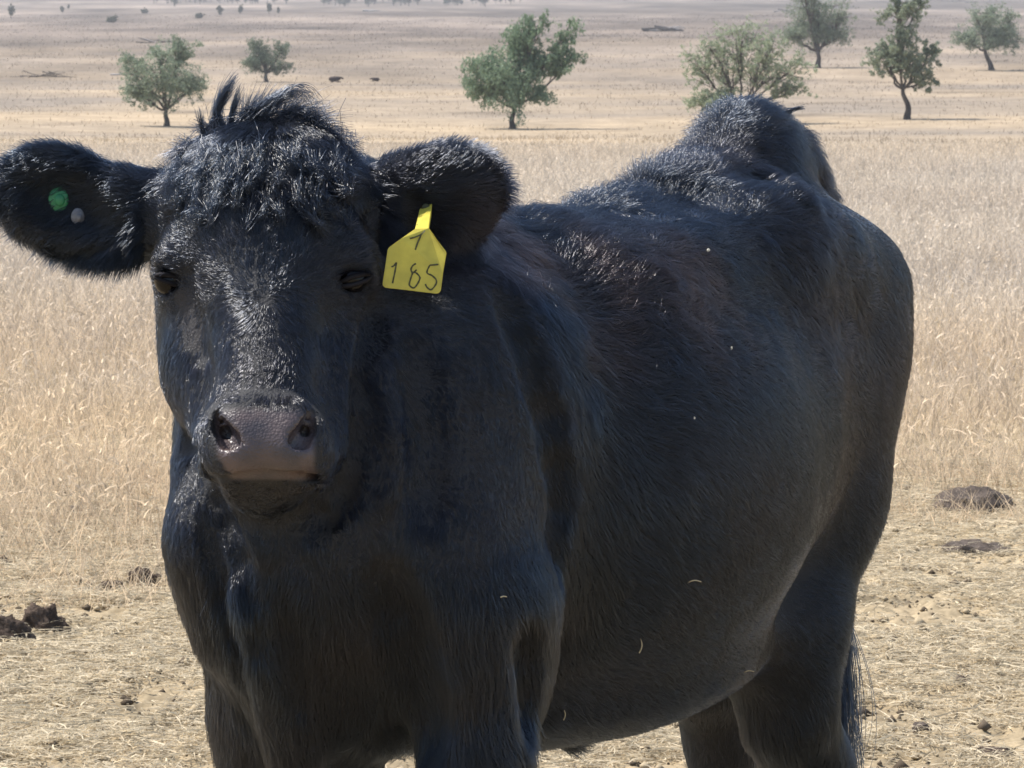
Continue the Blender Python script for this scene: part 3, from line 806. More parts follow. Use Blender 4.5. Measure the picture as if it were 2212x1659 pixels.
digits = {'one': [[(300, 1090), (335, 1075), (372, 1028)], [(372, 1028), (352, 1150), (315, 1322)]],
          'eight': [[(648, 1042), (600, 1075), (577, 1130), (605, 1172), (658, 1130)], [(600, 1175), (562, 1290), (556, 1350), (612, 1388), (662, 1340), (702, 1250), (672, 1195), (622, 1160)]],
          'five': [[(965, 1055), (905, 1062), (842, 1066)], [(842, 1066), (802, 1170), (872, 1212), (932, 1272), (928, 1335), (862, 1412), (802, 1378), (780, 1332)]],
          'letter': [[(560, 690), (640, 668), (722, 630), (775, 575)], [(722, 635), (675, 740), (636, 852)]],
          'small_mark': [[(655, 500), (690, 482), (735, 512)], [(655, 530), (718, 527)], [(755, 290), (775, 310), (800, 285)]]}
for k, st in digits.items():
    groups = [[x] for x in st] if k == 'small_mark' else [st]
    for gs_ in groups:
     v, q = merge([stroke(x, 12 if k != 'small_mark' else 5) for x in gs_])
     o = np_mesh('tag_number' if k in ('one', 'eight', 'five') else 'tag_mark', v, quads=q, mat=ink, parent=etag, smooth=False)
v, q = sphere_mesh(tq(785, 262, TTOP - .006), (.006, .003, .006), np.eye(3)); np_mesh('tag_stud', v, quads=q, mat=simple_mat('stud_dark', (.05, .05, .02), .5), parent=etag)
grn = simple_mat('green_plastic', (.015, .16, .06), .4, .5, .2, 200); gry = simple_mat('grey_plastic', (.12, .12, .13), .4, .5, .3, 200)
for (x, y, r_, mt, nm) in ((126, 430, .0150, grn, 'green button tag'), (168, 468, .0100, gry, 'grey tag stud')):
    d_ = surf_d(x, y, 6) - .003
    v, q = sphere_mesh(P(x, y, d_), (r_ * .9, .004, r_ * 1.12), np.eye(3)); o = np_mesh('button_tag', v, quads=q, mat=mt, parent=cow); tag(o, nm)
    v, q = sphere_mesh(P(x + 3, y + 2, d_ - .003), (r_ * .45, .003, r_ * .55), np.eye(3)); np_mesh('tag_centre', v, quads=q, mat=mt, parent=o)

# ---- specks of seed and straw caught in the coat
stm = simple_mat('straw', (.52, .42, .26), .7, .2, .2, 100); sdm = simple_mat('seed_fluff', (.7, .66, .55), .9, .1)
bits = [('seed', 1530, 540, 9, 'pale fleck of seed fluff on the cow upper flank'), ('seed', 1193, 625, 8, 'pale fleck of seed fluff behind the cow shoulder'), ('seed', 1580, 752, 6, 'tiny pale seed fleck at mid height on the cow flank'),
        ('seed', 1500, 903, 6, 'tiny pale seed fleck low on the cow ribs'), ('straw', 1500, 1258, 28, 'short horizontal straw stuck to the cow lower flank'), ('straw', 1382, 1395, -30, 'short upright straw stuck to the cow belly side'),
        ('straw', 1618, 1452, 22, 'curled straw caught at the fold above the hind leg'), ('straw', 1218, 1545, -20, 'small upright straw near the cow belly bottom'), ('straw', 1088, 1290, 12, 'tiny straw bit on the cow front leg top')]
for kind, x, y, ln, lab in bits:
    c = P(x, y, surf_d(x, y, 10) - .008)
    if kind == 'seed':
        v, q = sphere_mesh(c, (ln * .00022, .0015, ln * .00028), np.eye(3), 8, 6); v = v + rng.normal(0, .0005, v.shape)
        o = np_mesh('seed_fluff', v, quads=q, mat=sdm)
    else:
        L_ = abs(ln) / 1500.; dr = np.array([1, 0, .05]) if ln > 0 else np.array([.08, 0, 1]); up = np.array([0, 0, 1.]) if ln > 0 else np.array([1., 0, 0])
        pts = [c + dr * L_ * (t_ - .5) + up * L_ * .15 * math.sin(t_ * 3.1) for t_ in np.linspace(0, 1, 7)]
        v, q = tube(pts, np.linspace(.0011, .0007, 7), 5); q4, q3 = split_qt(q); o = np_mesh('straw', v, quads=q4, tris=q3, mat=stm)
    tag(o, lab, 'seed fluff' if kind == 'seed' else 'straw', 'seed and straw caught in the cow coat')

# ---------------------------------------------------------------- trees
bark = simple_mat('bark', (.085, .07, .062), .9, .1, .35, 3, .6, 8)
leaf = tone_mat('foliage', .6, .3, .35)
class Tree: pass
def grow(seed, H, lobes, trunk_top, lean=(0, 0), r0=.03, density=1.0, leafc=((.095, .13, .08), (.17, .205, .14)), leafsz=.20, limbs=7, droop=0.0, wav=.03):
    """lobes: (dx, z, rx, rz, fullness) as fractions of H. returns trunk (v,q) and crown (v,q,tones), local coordinates"""
    rg = np.random.default_rng(seed)
    wood = []; tips = []
    tt = np.array([lean[0] * H, rg.normal(0, .01) * H, trunk_top * H])
    n = 8; tr = [np.array([0, 0, -.02 * H])]
    for i in range(1, n + 1):
        t_ = i / n; tr.append(tt * t_ + np.array([math.sin(t_ * 5 + seed) * wav * H * t_ * (1.3 - t_), rg.normal(0, .004) * H, 0]))
    tr = np.array(tr); tt = tr[-1]
    R0 = r0 * H; wood.append(tube(tr, R0 * np.linspace(1.25, .72, n + 1) + R0 * .5 * np.exp(-np.arange(n + 1) * 1.2), 9))
    leaves = []
    for (dx, z, rx, rz, full) in lobes:
        c = np.array([dx * H, rg.uniform(-.6, .6) * rx * H, z * H]); rr = np.array([rx * H, (rx + rz) * .5 * H, rz * H])
        # limb into the lobe
        inner = c + (tt - c) * min(.45, .5 * rz / max(1e-3, np.linalg.norm(c - tt) / H)) 
        m1 = tt + (inner - tt) * .5 + rg.normal(0, .035, 3) * H - np.array([0, 0, .02 * H * (1 if abs(dx) > .15 else 0)])
        lp = []
        for t_ in np.linspace(0, 1, 9):
            lp.append((1 - t_) ** 2 * tt + 2 * t_ * (1 - t_) * m1 + t_ ** 2 * inner + rg.normal(0, .006, 3) * H * (0 < t_ < 1))
        ra = R0 * .5 * (rx / .15) ** .4
        wood.append(tube(np.array(lp), np.linspace(ra, ra * .5, 9), 6))
        for k in range(max(3, int(limbs * (rx * rz / .02) ** .5))):
            dv = rg.normal(0, 1, 3); dv /= np.linalg.norm(dv); dv[2] = abs(dv[2]) * .9 if rg.random() < .7 else dv[2]
            e = c + dv * rr * rg.uniform(.55, 1.0)
            st = np.array(lp)[rg.integers(4, 9)]
            mid = st + (e - st) * .5 + rg.normal(0, .03, 3) * H + np.array([0, 0, .02 * H])
            bp_ = np.array([(1 - t_) ** 2 * st + 2 * t_ * (1 - t_) * mid + t_ ** 2 * e + rg.normal(0, .004, 3) * H for t_ in np.linspace(0, 1, 7)])
            wood.append(tube(bp_, np.linspace(ra * .42, ra * .08, 7), 5))
            for g_ in range(3):
                s2 = bp_[rg.integers(2, 6)]; e2 = s2 + (rg.normal(0, 1, 3) * rr * .38)
                wood.append(tube(np.array([s2, (s2 + e2) / 2 + rg.normal(0, .012, 3) * H, e2]), [ra * .18, ra * .10, ra * .04], 4))
                leaves.append((e2, rr.mean() * .20, full))
            leaves.append((e, rr.mean() * .24, full)); leaves.append((bp_[4], rr.mean() * .22, full * .7))
    V = []; Q = []; C = []
    tot = 0
    for (c, sg, full) in leaves:
        m = int(rg.poisson(76 * full * density) + 1)
        # clumps hang together: small sub-clumps
        sc = c + rg.normal(0, sg * .8, (max(1, m // 9), 3)); ix = rg.integers(0, len(sc), m)
        p = sc[ix] + rg.normal(0, sg * .38, (m, 3)) * np.array([1, 1, .8 + droop]) - np.array([0, 0, droop * sg * .5])
        a = unit(rg.normal(0, 1, (m, 3)) * np.array([1, 1, 1 + 2 * droop])); b_ = unit(np.cross(a, rg.normal(0, 1, (m, 3))))
        sz = leafsz * rg.uniform(.6, 1.3, m)[:, None] * (1 if H > 3 else H / 3.)
        A_ = a * sz * .62; Bb = b_ * sz * .24
        q = np.stack([p - A_, p + Bb * .9, p + A_, p - Bb * .9], 1)
        V.append(q.reshape(-1, 3)); base = rg.random() * .6
        t_ = np.clip(base + rg.random(m) * .5, 0, 1)[:, None] + .55
        C.append(1.42 * np.repeat(np.array(leafc[0]) * (1 - t_) + np.array(leafc[1]) * t_, 4, 0)); tot += m
    V = np.concatenate(V); Q = np.arange(len(V)).reshape(-1, 4)
    return merge(wood), (V, Q, np.concatenate(C))
def plant(name, label, cat, x, row, seed, Hpx, lobes_px, top_px, lean_px=0, group=None, wood_first=True, depth=None, **kw):
    """base at picture (x,row); shapes given in picture units above the base, converted to metres at the tree's own distance"""
    if depth is None: g, d = on_ground(x, row)
    else:
        d = depth; q = P(x, row, d); g = np.array([q[0], q[1], gz(q[0], q[1])])
    S = FPX * 2212 / 1024 / d; H = Hpx / S
    lob = [((lx - x) / Hpx, (row - ly) / Hpx, 1.14 * rx / Hpx, 1.12 * ry / Hpx, fu) for (lx, ly, rx, ry, fu) in lobes_px]
    tr, cr_ = grow(seed, H, lob, (row - top_px) / Hpx, (lean_px / Hpx, 0), leafsz=kw.pop('leafsz', .020 * H + .05), **kw)
    root = empty(name, g); tag(root, label, cat, group)
    q4, q3 = split_qt(tr[1]); np_mesh('trunk', tr[0] + g, quads=q4, tris=q3, mat=bark, parent=root)
    np_mesh('crown', cr_[0] + g, quads=cr_[1], mat=leaf, parent=root, colors=cr_[2], smooth=False)
    print(label[:30], 'd', round(d), 'H', round(H, 1), len(cr_[1]))
    return root
G = 'scattered trees in the dry paddock'
plant('paddock_tree', 'bushy tree with a low fork, leftmost of the near trees', 'tree', 360, 273, 1, 185, [(350, 165, 62, 48, 1), (285, 138, 26, 30, .6), (392, 118, 34, 26, .9), (305, 205, 34, 26, 1), (415, 190, 34, 34, .8), (345, 115, 22, 18, .5)], 238, group=G, r0=.028)
plant('paddock_tree', 'small round dark tree behind the tuft of the cow head', 'tree', 575, 177, 2, 95, [(572, 128, 32, 22, 1.1), (543, 140, 22, 16, 1), (556, 98, 20, 14, .9), (612, 100, 18, 13, .7), (608, 145, 20, 12, .9)], 158, group=G, r0=.04, leafc=((.07, .10, .065), (.12, .15, .10)))
plant('paddock_tree', 'tall green tree with a drooping left crown and one open fork, centre of the picture', 'tree', 1108, 278, 3, 250, [(1045, 155, 44, 40, 1.3), (1100, 170, 55, 48, 1.3), (1040, 200, 32, 26, 1.2), (1155, 205, 38, 18, 1.1), (1122, 85, 34, 40, 1.1), (1165, 55, 28, 24, .9), (1235, 130, 32, 16, 1.4), (1195, 120, 30, 20, .8), (1228, 70, 28, 26, .5), (1150, 130, 30, 30, .8)], 235, lean_px=0, group=G, r0=.022, droop=.5, leafc=((.07, .115, .06), (.14, .19, .115)))
plant('paddock_tree', 'wide open tree with bare fanning limbs behind the cow rump', 'tree', 1600, 268, 4, 225, [(1600, 85, 50, 40, .24), (1540, 105, 40, 36, .24), (1660, 110, 42, 36, .24), (1495, 135, 32, 34, .2), (1715, 150, 34, 30, .24), (1530, 225, 36, 26, .9), (1570, 165, 50, 40, .18), (1650, 170, 50, 40, .18), (1710, 200, 34, 20, .28)], 240, group=G, r0=.020, limbs=12, leafc=((.13, .155, .09), (.22, .25, .16)))
plant('paddock_tree', 'dark trunked tree with its top cut by the picture edge above the cow rump', 'tree', 1767, 147, 5, 160, [(1760, 60, 48, 36, 1), (1705, 78, 34, 22, 1), (1800, 82, 36, 24, .9), (1825, 32, 36, 20, .5), (1770, 20, 48, 24, .7), (1735, -10, 40, 20, .7)], 112, group=G, r0=.032, leafc=((.085, .12, .07), (.15, .18, .12)))
plant('paddock_tree', 'tall slender tree with a bent bare trunk, tallest on the right', 'tree', 1960, 258, 6, 290, [(1908, 135, 44, 30, .8), (1990, 140, 46, 34, .8), (1950, 90, 36, 30, .8), (1990, 180, 28, 14, .8), (1905, 105, 26, 22, .7), (2010, 115, 22, 24, .7), (1935, 30, 36, 26, .8), (1975, 15, 26, 24, .7), (1945, -20, 34, 20, .8)], 195, lean_px=-6, group=G, r0=.020, wav=.045, density=.85, leafc=((.095, .12, .075), (.17, .195, .13)))
plant('paddock_tree', 'round tree with a leaning trunk at the right edge of the picture', 'tree', 2142, 152, 7, 150, [(2130, 75, 50, 30, 1), (2085, 90, 30, 20, .9), (2185, 90, 32, 18, 1), (2120, 35, 38, 22, .8), (2185, 45, 24, 22, .8)], 108, lean_px=-14, group=G, r0=.032)
# small bushes and far trees up the slope
small = [(24, 40, 26, 'upright small tree far off near the left picture edge'), (135, 28, 14, 'small far tree, left of a tinier one on the slope'), (148, 20, 9, 'tiny far tree at the upper left beside a slightly larger one'), (243, 49, 16, 'low rounded dark bush alone on the far slope'), (312, 29, 11, 'low flat bush on the far slope below the wood edge'), (377, 15, 20, 'upright far tree rising at the top left of the wood'),
         (431, 40, 13, 'small round bush midway up the far slope'), (476, 34, 22, 'thin upright far tree, left of three in a row'), (520, 30, 17, 'small far tree, middle of three in a row'), (581, 30, 22, 'thin upright far tree, right of three in a row'), (602, 30, 12, 'tiny bush beside the right tree of the far row')]
for i, (x, row, h, lab) in enumerate(small):
    bush = i in (3, 4, 6)
    plant('far_bush' if bush else 'far_tree', lab, 'bush' if bush else 'tree', x, row, 40 + i, h, [(x, row - h * (.45 if bush else .62), h * (.55 if bush else .22), h * .33, .8)], row - h * (.1 if bush else .3), group='small trees and bushes on the far slope', limbs=5, r0=.03, density=.8, leafsz=.5, leafc=((.045, .055, .035), (.075, .085, .055)))
# the wood along the top: copies of three trees
protos = []
for i in range(3):
    tr, cr_ = grow(80 + i, 7.0, [(0, .65, .22, .28, 1), (.12, .5, .16, .16, .8), (-.12, .55, .14, .16, .8)], .3, r0=.03, limbs=4, density=.5, leafsz=.55, leafc=((.045, .055, .036), (.075, .085, .055)))
    q4, q3 = split_qt(tr[1]); root = empty('wood_tree', (0, 0, 0)); a = np_mesh('trunk', tr[0], quads=q4, tris=q3, mat=bark, parent=root); c_ = np_mesh('crown', cr_[0], quads=cr_[1], mat=leaf, parent=root, colors=cr_[2], smooth=False)
    protos.append((root, [a, c_], [False]))
def put_copy(pr, loc, sc, rz, i):
    root, ch, used = pr
    if not used[0]: used[0] = True; r_ = root
    else:
        r_ = root.copy(); COL.objects.link(r_)
        for o in ch: k = o.copy(); k.parent = r_; COL.objects.link(k)
    r_.location = [float(v) for v in loc]; r_.scale = (sc, sc, sc); r_.rotation_euler = (0, 0, rz)
    wl = ('small dark tree of the far wood along the top edge, above the left paddock', 'small dark tree of the far wood, left of the tall centre tree', 'tiny far tree scattered along the top edge above the right paddock')[0 if i < 60 else 1 if i < 130 else 2]
    tag(r_, wl, 'tree', ('left clump', 'middle clump', 'right scatter')[0 if i < 60 else 1 if i < 130 else 2] + ' of the far wood')
    return r_
nw = 0
for i in range(150):
    if i < 60: x = rng.uniform(330, 640); row = rng.uniform(1, 9)
    elif i < 130: x = rng.uniform(690, 1130); row = rng.uniform(2, 15)
    else: x = rng.uniform(1150, 2200); row = rng.uniform(-2, 4)
    g, d = on_ground(x, row)
    put_copy(protos[i % 3], g - np.array([0, 0, .1]), rng.uniform(.5, 1.15) * (d / 2000) ** .5, rng.uniform(0, 6.28), i)
print('trees', time.time() - T0)

# ---------------------------------------------------------------- fallen timber
wmat = simple_mat('grey_deadwood', (.34, .31, .29), .9, .1, .35, 4); dmat = simple_mat('dark_deadwood', (.10, .085, .075), .9, .1, .3, 4)
def logs(name, label, cat, x, row, wpx, hpx, n, pale=.5, seed=0):
    g, d = on_ground(x, row); S = FPX * 2212 / 1024 / d; W_ = wpx / S; H_ = hpx / S; rg = np.random.default_rng(seed)
    root = empty(name, g); tag(root, label, cat, 'fallen timber on the far slope')
    for i in range(n):
        cx = rg.uniform(-.35, .35) * W_; ln = W_ * rg.uniform(.35, .6) * (1.7 if n < 4 else 1); hgt = H_ * rg.uniform(.15, .8) * (1 - abs(cx) / W_ * 1.4)
        a = rg.uniform(-.35, .35) if n > 3 else rg.uniform(-.08, .08); y0 = rg.uniform(-.5, .5) * H_ * 1.5
        p = [g + np.array([cx + (t_ - .5) * ln, y0 + rg.normal(0, .03) * ln, max(.1 * H_, hgt + math.sin(a) * (t_ - .5) * ln) + rg.normal(0, .03) * H_]) for t_ in np.linspace(0, 1, 6)]
        v, q = tube(p, np.linspace(.14, .05, 6) * H_ * rg.uniform(.7, 1.4) * (1.5 if n < 4 else 1), 7); q4, q3 = split_qt(q)
        np_mesh('log', v, quads=q4, tris=q3, mat=wmat if rg.random() < pale else dmat, parent=root)
logs('log_pile', 'heap of pale and dark fallen timber on the slope, upper middle right', 'log pile', 1432, 68, 82, 16, 22, .5, 1)
logs('fallen_log', 'long thin fallen timber behind the top of the leftmost bushy tree', 'fallen log', 345, 93, 95, 7, 7, .4, 2)
logs('fallen_log', 'pale fallen trunk near the top, left of the tree cut by the picture edge', 'fallen log', 1700, 27, 60, 9, 8, .7, 3)
logs('fallen_log', 'dark fallen timber lying low at the left picture edge', 'fallen log', 95, 167, 130, 7, 9, .15, 4)
logs('fallen_log', 'short white fallen branch beside the leftmost bushy tree', 'fallen log', 268, 163, 40, 8, 3, 1.0, 5)
logs('fallen_log', 'tiny white fallen trunk high on the far slope', 'fallen log', 800, 25, 34, 8, 3, .9, 6)
logs('fallen_log', 'thin dark fallen branches at the top right of the slope', 'fallen log', 2080, 6, 55, 5, 5, .2, 7)

# ---------------------------------------------------------------- far cattle, lying down
ch = simple_mat('far_cattle_hide', (.035, .020, .018), .7, .2)
def lying(label, x, row, wpx, flip):
    g, d = on_ground(x, row); S = FPX * 2212 / 1024 / d; L_ = wpx / S * .9; root = empty('lying_cow', g); tag(root, label, 'cow', 'cattle lying on the far paddock')
    f = -1 if flip else 1; parts = []
    prof = [(-.5, .20, .03), (-.46, .25, .12), (-.3, .27, .19), (0, .26, .21), (.22, .29, .19), (.36, .33, .13), (.48, .36, .08), (.56, .34, .075), (.66, .27, .045)]
    v, q = tube([g + np.array([f * a * L_, 0, h * L_]) for a, h, _ in prof], [r_ * L_ for _, _, r_ in prof], 12)
    q4, q3 = split_qt(q); np_mesh('body', v, quads=q4, tris=q3, mat=ch, parent=root)
    for (a, b_, y0) in ((.30, .10, -.16), (-.35, -.12, -.20)):
        v, q = tube([g + np.array([f * a * L_, y0 * L_ * .8, .06 * L_]), g + np.array([f * (a + .16) * L_, y0 * L_, .04 * L_]), g + np.array([f * b_ * L_, (y0 - .06) * L_, .03 * L_])], [.06 * L_, .04 * L_, .03 * L_], 7)
        q4, q3 = split_qt(q); np_mesh('leg', v, quads=q4, tris=q3, mat=ch, parent=root)
    for sd in (-1, 1):
        v, q = tube([g + np.array([f * .53 * L_, sd * .05 * L_, .40 * L_]), g + np.array([f * .51 * L_, sd * .13 * L_, .41 * L_])], [.03 * L_, .012 * L_], 6); q4, q3 = split_qt(q)
        np_mesh('ear', v, quads=q4, tris=q3, mat=ch, parent=root)
lying('dark cow lying in the far paddock, the left and longer of two', 724, 178, 30, False)
lying('dark cow lying in the far paddock, the right and shorter of two', 811, 176, 20, True)

# ---------------------------------------------------------------- grass
stalk = tone_mat('dry_stalks', .6, .3, .42)
def in_front(y, x): return True
def field(n, y0, y1, expo, ux=.165, side=0.0):
    uu = rng.random(n); e = 2 - expo
    y = (y0 ** e + uu * (y1 ** e - y0 ** e)) ** (1 / e)
    x = rng.uniform(-1, 1, n) * (ux * y + side)
    return x, y
def blades(name, x, y, h, wd, lean, tone, seg=3, mat=stalk):
    n = len(x); z = ground_z(x, y)
    roots = np.stack([x, y, z - .01], 1)
    dr = unit(np.stack([rng.normal(0, lean, n), rng.normal(0, lean, n), np.ones(n)], 1))
    bend = np.stack([rng.normal(0, .28, n) , rng.normal(0, .28, n), -np.abs(rng.normal(0, .12, n))], 1)
    v, q = ribbons(roots, dr, h, wd, bend, seg)
    return v, q, np.repeat(tone, (seg + 1) * 2, 0)
def tones(x, y, n):
    p = np.stack([x, y, 0 * x], 1)
    gold = np.array([.78, .605, .40]); pale = np.array([.79, .69, .56]); grey = np.array([.60, .525, .44]); rust = np.array([.50, .33, .18])
    k = np.clip(np.interp(y, [11, 14, 18, 26, 60, 90], [.75, .85, .5, .10, .05, .35]) + .35 * fbm(p, 1.8, 3, 61), 0, 1)[:, None]
    g2 = np.clip(.45 + .8 * fbm(p, 3.0, 3, 62), 0, 1)[:, None]
    c = gold * k + (pale * (1 - g2) + grey * g2) * (1 - k)
    rr = np.clip(fbm(p, 1.2, 2, 63) * 2 - .5, 0, .6)[:, None] * np.clip((22 - y[:, None]) / 8, 0, 1)
    c = c * (1 - rr) + rust * rr
    return c * rng.uniform(.5, 1.25, (n, 1))
# tall standing grass
n = 360000; x, y = field(n, 11.6, 100, 1.5, .215, 2.5)
edge = 12.35 + .8 * fbm(np.stack([x, 0 * x, 0 * x], 1), 1.3, 3, 70) + np.clip(x + .3, -2, 2) * .55
pp = np.stack([x, y, 0 * x], 1); dens = fbm(pp, .35, 3, 71) + .25
keep = (y > edge + rng.exponential(.25, n) - .15) & (dens + rng.random(n) * .9 > .3); x, y = x[keep], y[keep]; n = len(x)
hh_ = (.17 + .16 * np.clip((y - 12) / 12, 0, 1)) * rng.uniform(.5, 1.25, n) * (1 + .3 * fbm(np.stack([x, y, 0 * x], 1), 1.5, 2, 72))
wd = .0026 * (y / 12) ** .75 * rng.uniform(.6, 1.3, n)
v1, q1, c1 = blades('', x, y, hh_, wd, .22, tones(x, y, n))
# seed heads
m = rng.random(n) < .35; xs, ys, hs = x[m], y[m], hh_[m]; ns = len(xs)
z = ground_z(xs, ys); roots = np.stack([xs + rng.normal(0, .03, ns), ys, z + hs * rng.uniform(.55, 1.0, ns)], 1)
dr = unit(np.stack([rng.normal(0, .5, ns), rng.normal(0, .5, ns), np.ones(ns) * .9], 1))
v2, q2 = ribbons(roots, dr, rng.uniform(.03, .06, ns), .006 * (ys / 12) ** .5 * rng.uniform(.6, 1.2, ns), np.stack([rng.normal(0, .5, ns), rng.normal(0, .4, ns), -np.ones(ns) * .35], 1), 3)
c2 = np.repeat(tones(xs, ys, ns) * 1.12, 8, 0)
v, q = merge([(v1, q1), (v2, q2)])
o = np_mesh('dry_grass', v, quads=q, mat=stalk, colors=np.concatenate([c1, c2]), smooth=False); tag(o, 'tall dry straw coloured grass standing behind the cow', 'grass', kind='stuff')
# low tufts on the paddock beyond
n = 60000; x, y = field(n, 98, 1500, 1.45)
p = np.stack([x / 3, y, 0 * x], 1); k = fbm(p, 14, 3, 3)
keep = (fbm(np.stack([x, y, 0 * x], 1), 5, 3, 73) > -.05); x, y = x[keep], y[keep]; n = len(x)
tn = field_tone(x, y) * rng.uniform(.9, 1.35, (n, 1))
v, q, c = blades('', x, y, rng.uniform(.10, .30, n) * (y / 150) ** .4, .030 * (y / 150) ** .8 * rng.uniform(.6, 1.3, n), .4, tn, 2)
o = np_mesh('grass_tufts', v, quads=q, mat=stalk, colors=c, smooth=False); tag(o, 'low dry tufts dotted over the grazed paddock', 'grass', kind='stuff')
# trodden straw on the near ground
x, y = field(300000, 7.5, 14.5, 0.8, .16); xa, ya = field(110000, 4.5, 14.5, 0.8, .16, 3.0); x = np.append(x, xa); y = np.append(y, ya); n = len(x)
pp = np.stack([x, y, 0 * x], 1)
amt = fbm(pp, .30, 3, 74) + np.clip((y - 11.5) * .25, -.02, 1) + np.clip(-x * .12, -.05, .3)
keep = amt + rng.normal(0, .16, n) > -.18; x, y = x[keep], y[keep]; n = len(x)
z = ground_z(x, y) + .006 + rng.exponential(.006, n); a = rng.uniform(0, 2 * np.pi, n)
up_amt = np.clip(rng.normal(.28, .35, n), -.1, 1.3)
dr = unit(np.stack([np.cos(a), np.sin(a), up_amt], 1)); ln = rng.uniform(.012, .065, n)
bend = np.stack([rng.normal(0, .5, n), rng.normal(0, .5, n), -up_amt * .8], 1)
v, q = ribbons(np.stack([x, y, z], 1), dr, ln, .0027 * rng.uniform(.6, 1.4, n), bend, 3)
tn = (np.array([.76, .65, .46]) * rng.uniform(.4, 1.15, (n, 1))) * np.array([1, 1, 1]) 
o = np_mesh('trodden_straw', v, quads=q, mat=stalk, colors=np.repeat(tn, 8, 0), smooth=False); tag(o, 'trodden straw litter on the bare ground round the cow', 'straw litter', kind='stuff')
print('grass', time.time() - T0)

# ---------------------------------------------------------------- dung and clods
dg = simple_mat('dry_dung', (.075, .055, .042), .95, .1, .4, 60, .8, 90); dg2 = simple_mat('grey_dung', (.10, .08, .066), .95, .1, .4, 50, .8, 90)
def lump(name, label, cat, x, row, wpx, hpx, seed, mat, group, rough=.35, flat=1.0):
    g, d = on_ground(x, row); S = FPX * 2212 / 1024 / d; R_ = wpx / S / 2; Hh = hpx / S
    v, q = sphere_mesh(np.zeros(3), (1, 1, 1), np.eye(3), 40, 24)
    k = 1 + rough * fbm(v + seed * 7.7, .55, 4, seed) * 1.6 + rough * .5 * np.abs(fbm(v + seed, .2, 3, seed + 5))
    v = v * k[:, None] * np.array([R_, R_ * .9, Hh]); v[:, 2] = np.maximum(v[:, 2], -.02)
    o = np_mesh(name, v, quads=q, mat=mat, loc=g); tag(o, label, cat, group); return o
GD = 'dung lying on the trodden ground'
lump('cow_pat', 'broad grey dry cow pat at the right edge where the grass begins', 'cow pat', 2098, 1100, 165, 44, 1, dg2, GD, .30)
lump('cow_pat', 'dark crumbled dung at the left picture edge', 'cow pat', 18, 1392, 100, 52, 2, dg, GD, .45)
lump('cow_pat', 'dark upright dung clod just right of the crumbled dung at the left edge', 'cow pat', 98, 1372, 88, 62, 3, dg, GD, .5)
lump('cow_pat', 'small dark dung close to the cow chest, right of another', 'cow pat', 312, 1266, 66, 34, 4, dg, GD, .5)
lump('cow_pat', 'small flat dung left of the dark one near the cow chest', 'cow pat', 238, 1282, 56, 22, 5, dg, GD, .5)
lump('cow_pat', 'low dark dung in the straw at the left picture edge above the big clods', 'cow pat', 10, 1222, 34, 14, 6, dg, GD, .4)
lump('cow_pat', 'flat dark dung in the grass edge left of the cow neck', 'cow pat', 165, 1112, 58, 14, 7, dg2, GD, .4)
lump('cow_pat', 'flat crumbled dung below the grey cow pat on the right', 'cow pat', 2110, 1200, 140, 26, 8, dg2, GD, .45)
lump('cow_pat', 'tiny dark dung near the bottom right corner', 'cow pat', 2140, 1640, 90, 20, 9, dg, GD, .5)
lump('cow_pat', 'small round dung right of the tail switch', 'cow pat', 1990, 1575, 40, 14, 10, dg2, GD, .3)
lump('clod', 'dark little clod on bare soil at lower right', 'clod', 2080, 1478, 38, 14, 11, dg, GD, .5)
n = 26000; x, y = field(n, 4.5, 14, .6, .16, 1.2); z = ground_z(x, y); V = []; Q = []
cb = np.array([(1, 0, 0), (0, 1, 0), (-1, 0, 0), (0, -1, 0), (0, 0, .8), (0, 0, -.6)]); cf = np.array([(0, 1, 4), (1, 2, 4), (2, 3, 4), (3, 0, 4), (1, 0, 5), (2, 1, 5), (3, 2, 5), (0, 3, 5)])
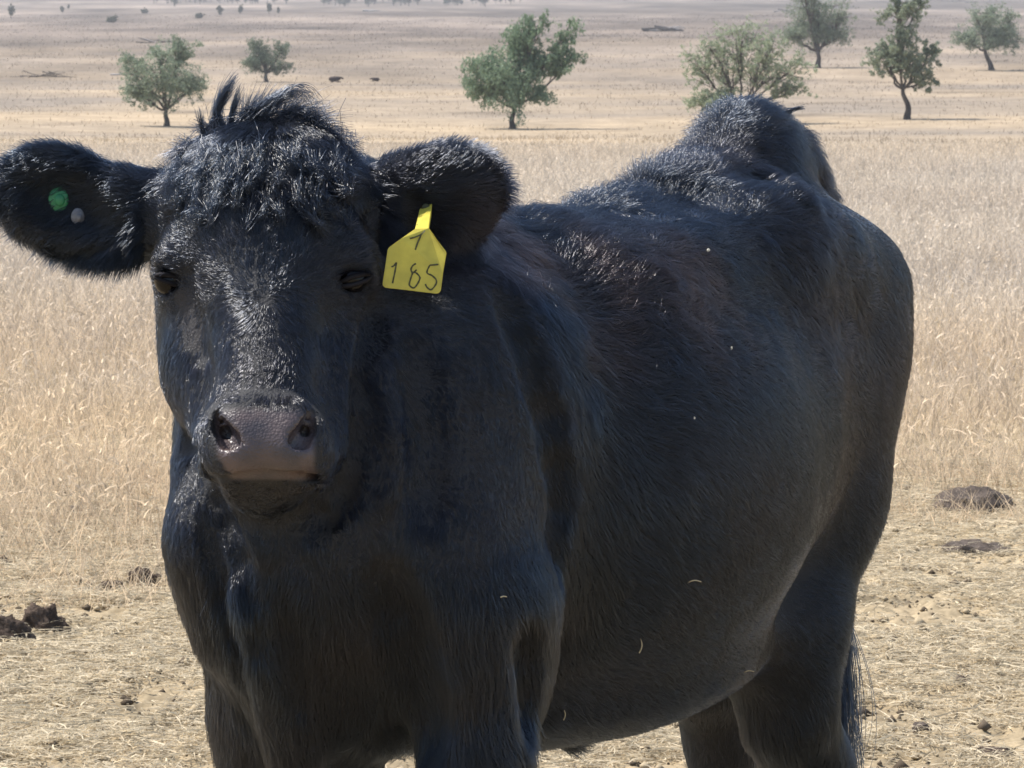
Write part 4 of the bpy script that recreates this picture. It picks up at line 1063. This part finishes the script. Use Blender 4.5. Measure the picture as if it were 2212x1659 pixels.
sz = np.minimum(.003 + rng.exponential(.0038, n), .022)
v = (cb[None] * (1 + rng.normal(0, .25, (n, 6, 3))) * sz[:, None, None] + np.stack([x, y, z + sz * .4], 1)[:, None]).reshape(-1, 3)
tr_ = (cf[None] + (np.arange(n) * 6)[:, None, None]).reshape(-1, 3)
tn = np.repeat(np.where(rng.random((n, 1)) < .4, [[.11, .085, .06]], [[.36, .29, .19]]) * rng.uniform(.7, 1.2, (n, 1)), 6, 0)
o = np_mesh('soil_crumbs', v, tris=tr_, mat=tone_mat('crumbs', .95, .05), colors=tn, smooth=False); tag(o, 'crumbs of soil and broken dung on the bare ground', 'soil crumbs', kind='stuff')
# sparse short standing stalks at the edge of the trodden ground
n = 45000; x, y = field(n, 10.2, 14.5, 0.8, .16, 2.0); pp = np.stack([x, y, 0 * x], 1)
keep = fbm(pp, .6, 3, 91) + (y - 12.0) * .28 - x * .28 + rng.normal(0, .12, n) > .02; x, y = x[keep], y[keep]; n = len(x)
v, q, c = blades('', x, y, rng.uniform(.04, .17, n), .0024 * rng.uniform(.6, 1.3, n), .5, tones(x, y, n), 3)
o = np_mesh('short_grass', v, quads=q, mat=stalk, colors=c, smooth=False); tag(o, 'short broken stalks at the edge of the trodden ground', 'grass', kind='stuff')
# ---------------------------------------------------------------- air
hz, t, b = new_mat('haze_air'); t.nodes.remove(b)
pv = N(t, 'ShaderNodeVolumePrincipled'); pv.inputs['Color'].default_value = (.87, .86, .86, 1); pv.inputs['Density'].default_value = .00021; pv.inputs['Anisotropy'].default_value = .2
t.links.new(pv.outputs[0], t.nodes['Material Output'].inputs['Volume'])
bx = np.array([(x, y, z) for z in (-6, 190) for y in (-90, 4500) for x in (-5200, 5200)], float)
o = np_mesh('haze', bx, quads=np.array([(0, 2, 3, 1), (4, 5, 7, 6), (0, 1, 5, 4), (2, 6, 7, 3), (0, 4, 6, 2), (1, 3, 7, 5)]), mat=hz, smooth=False); tag(o, kind='stuff', label='thin dry haze over the whole paddock', cat='haze')
print('all', time.time() - T0)
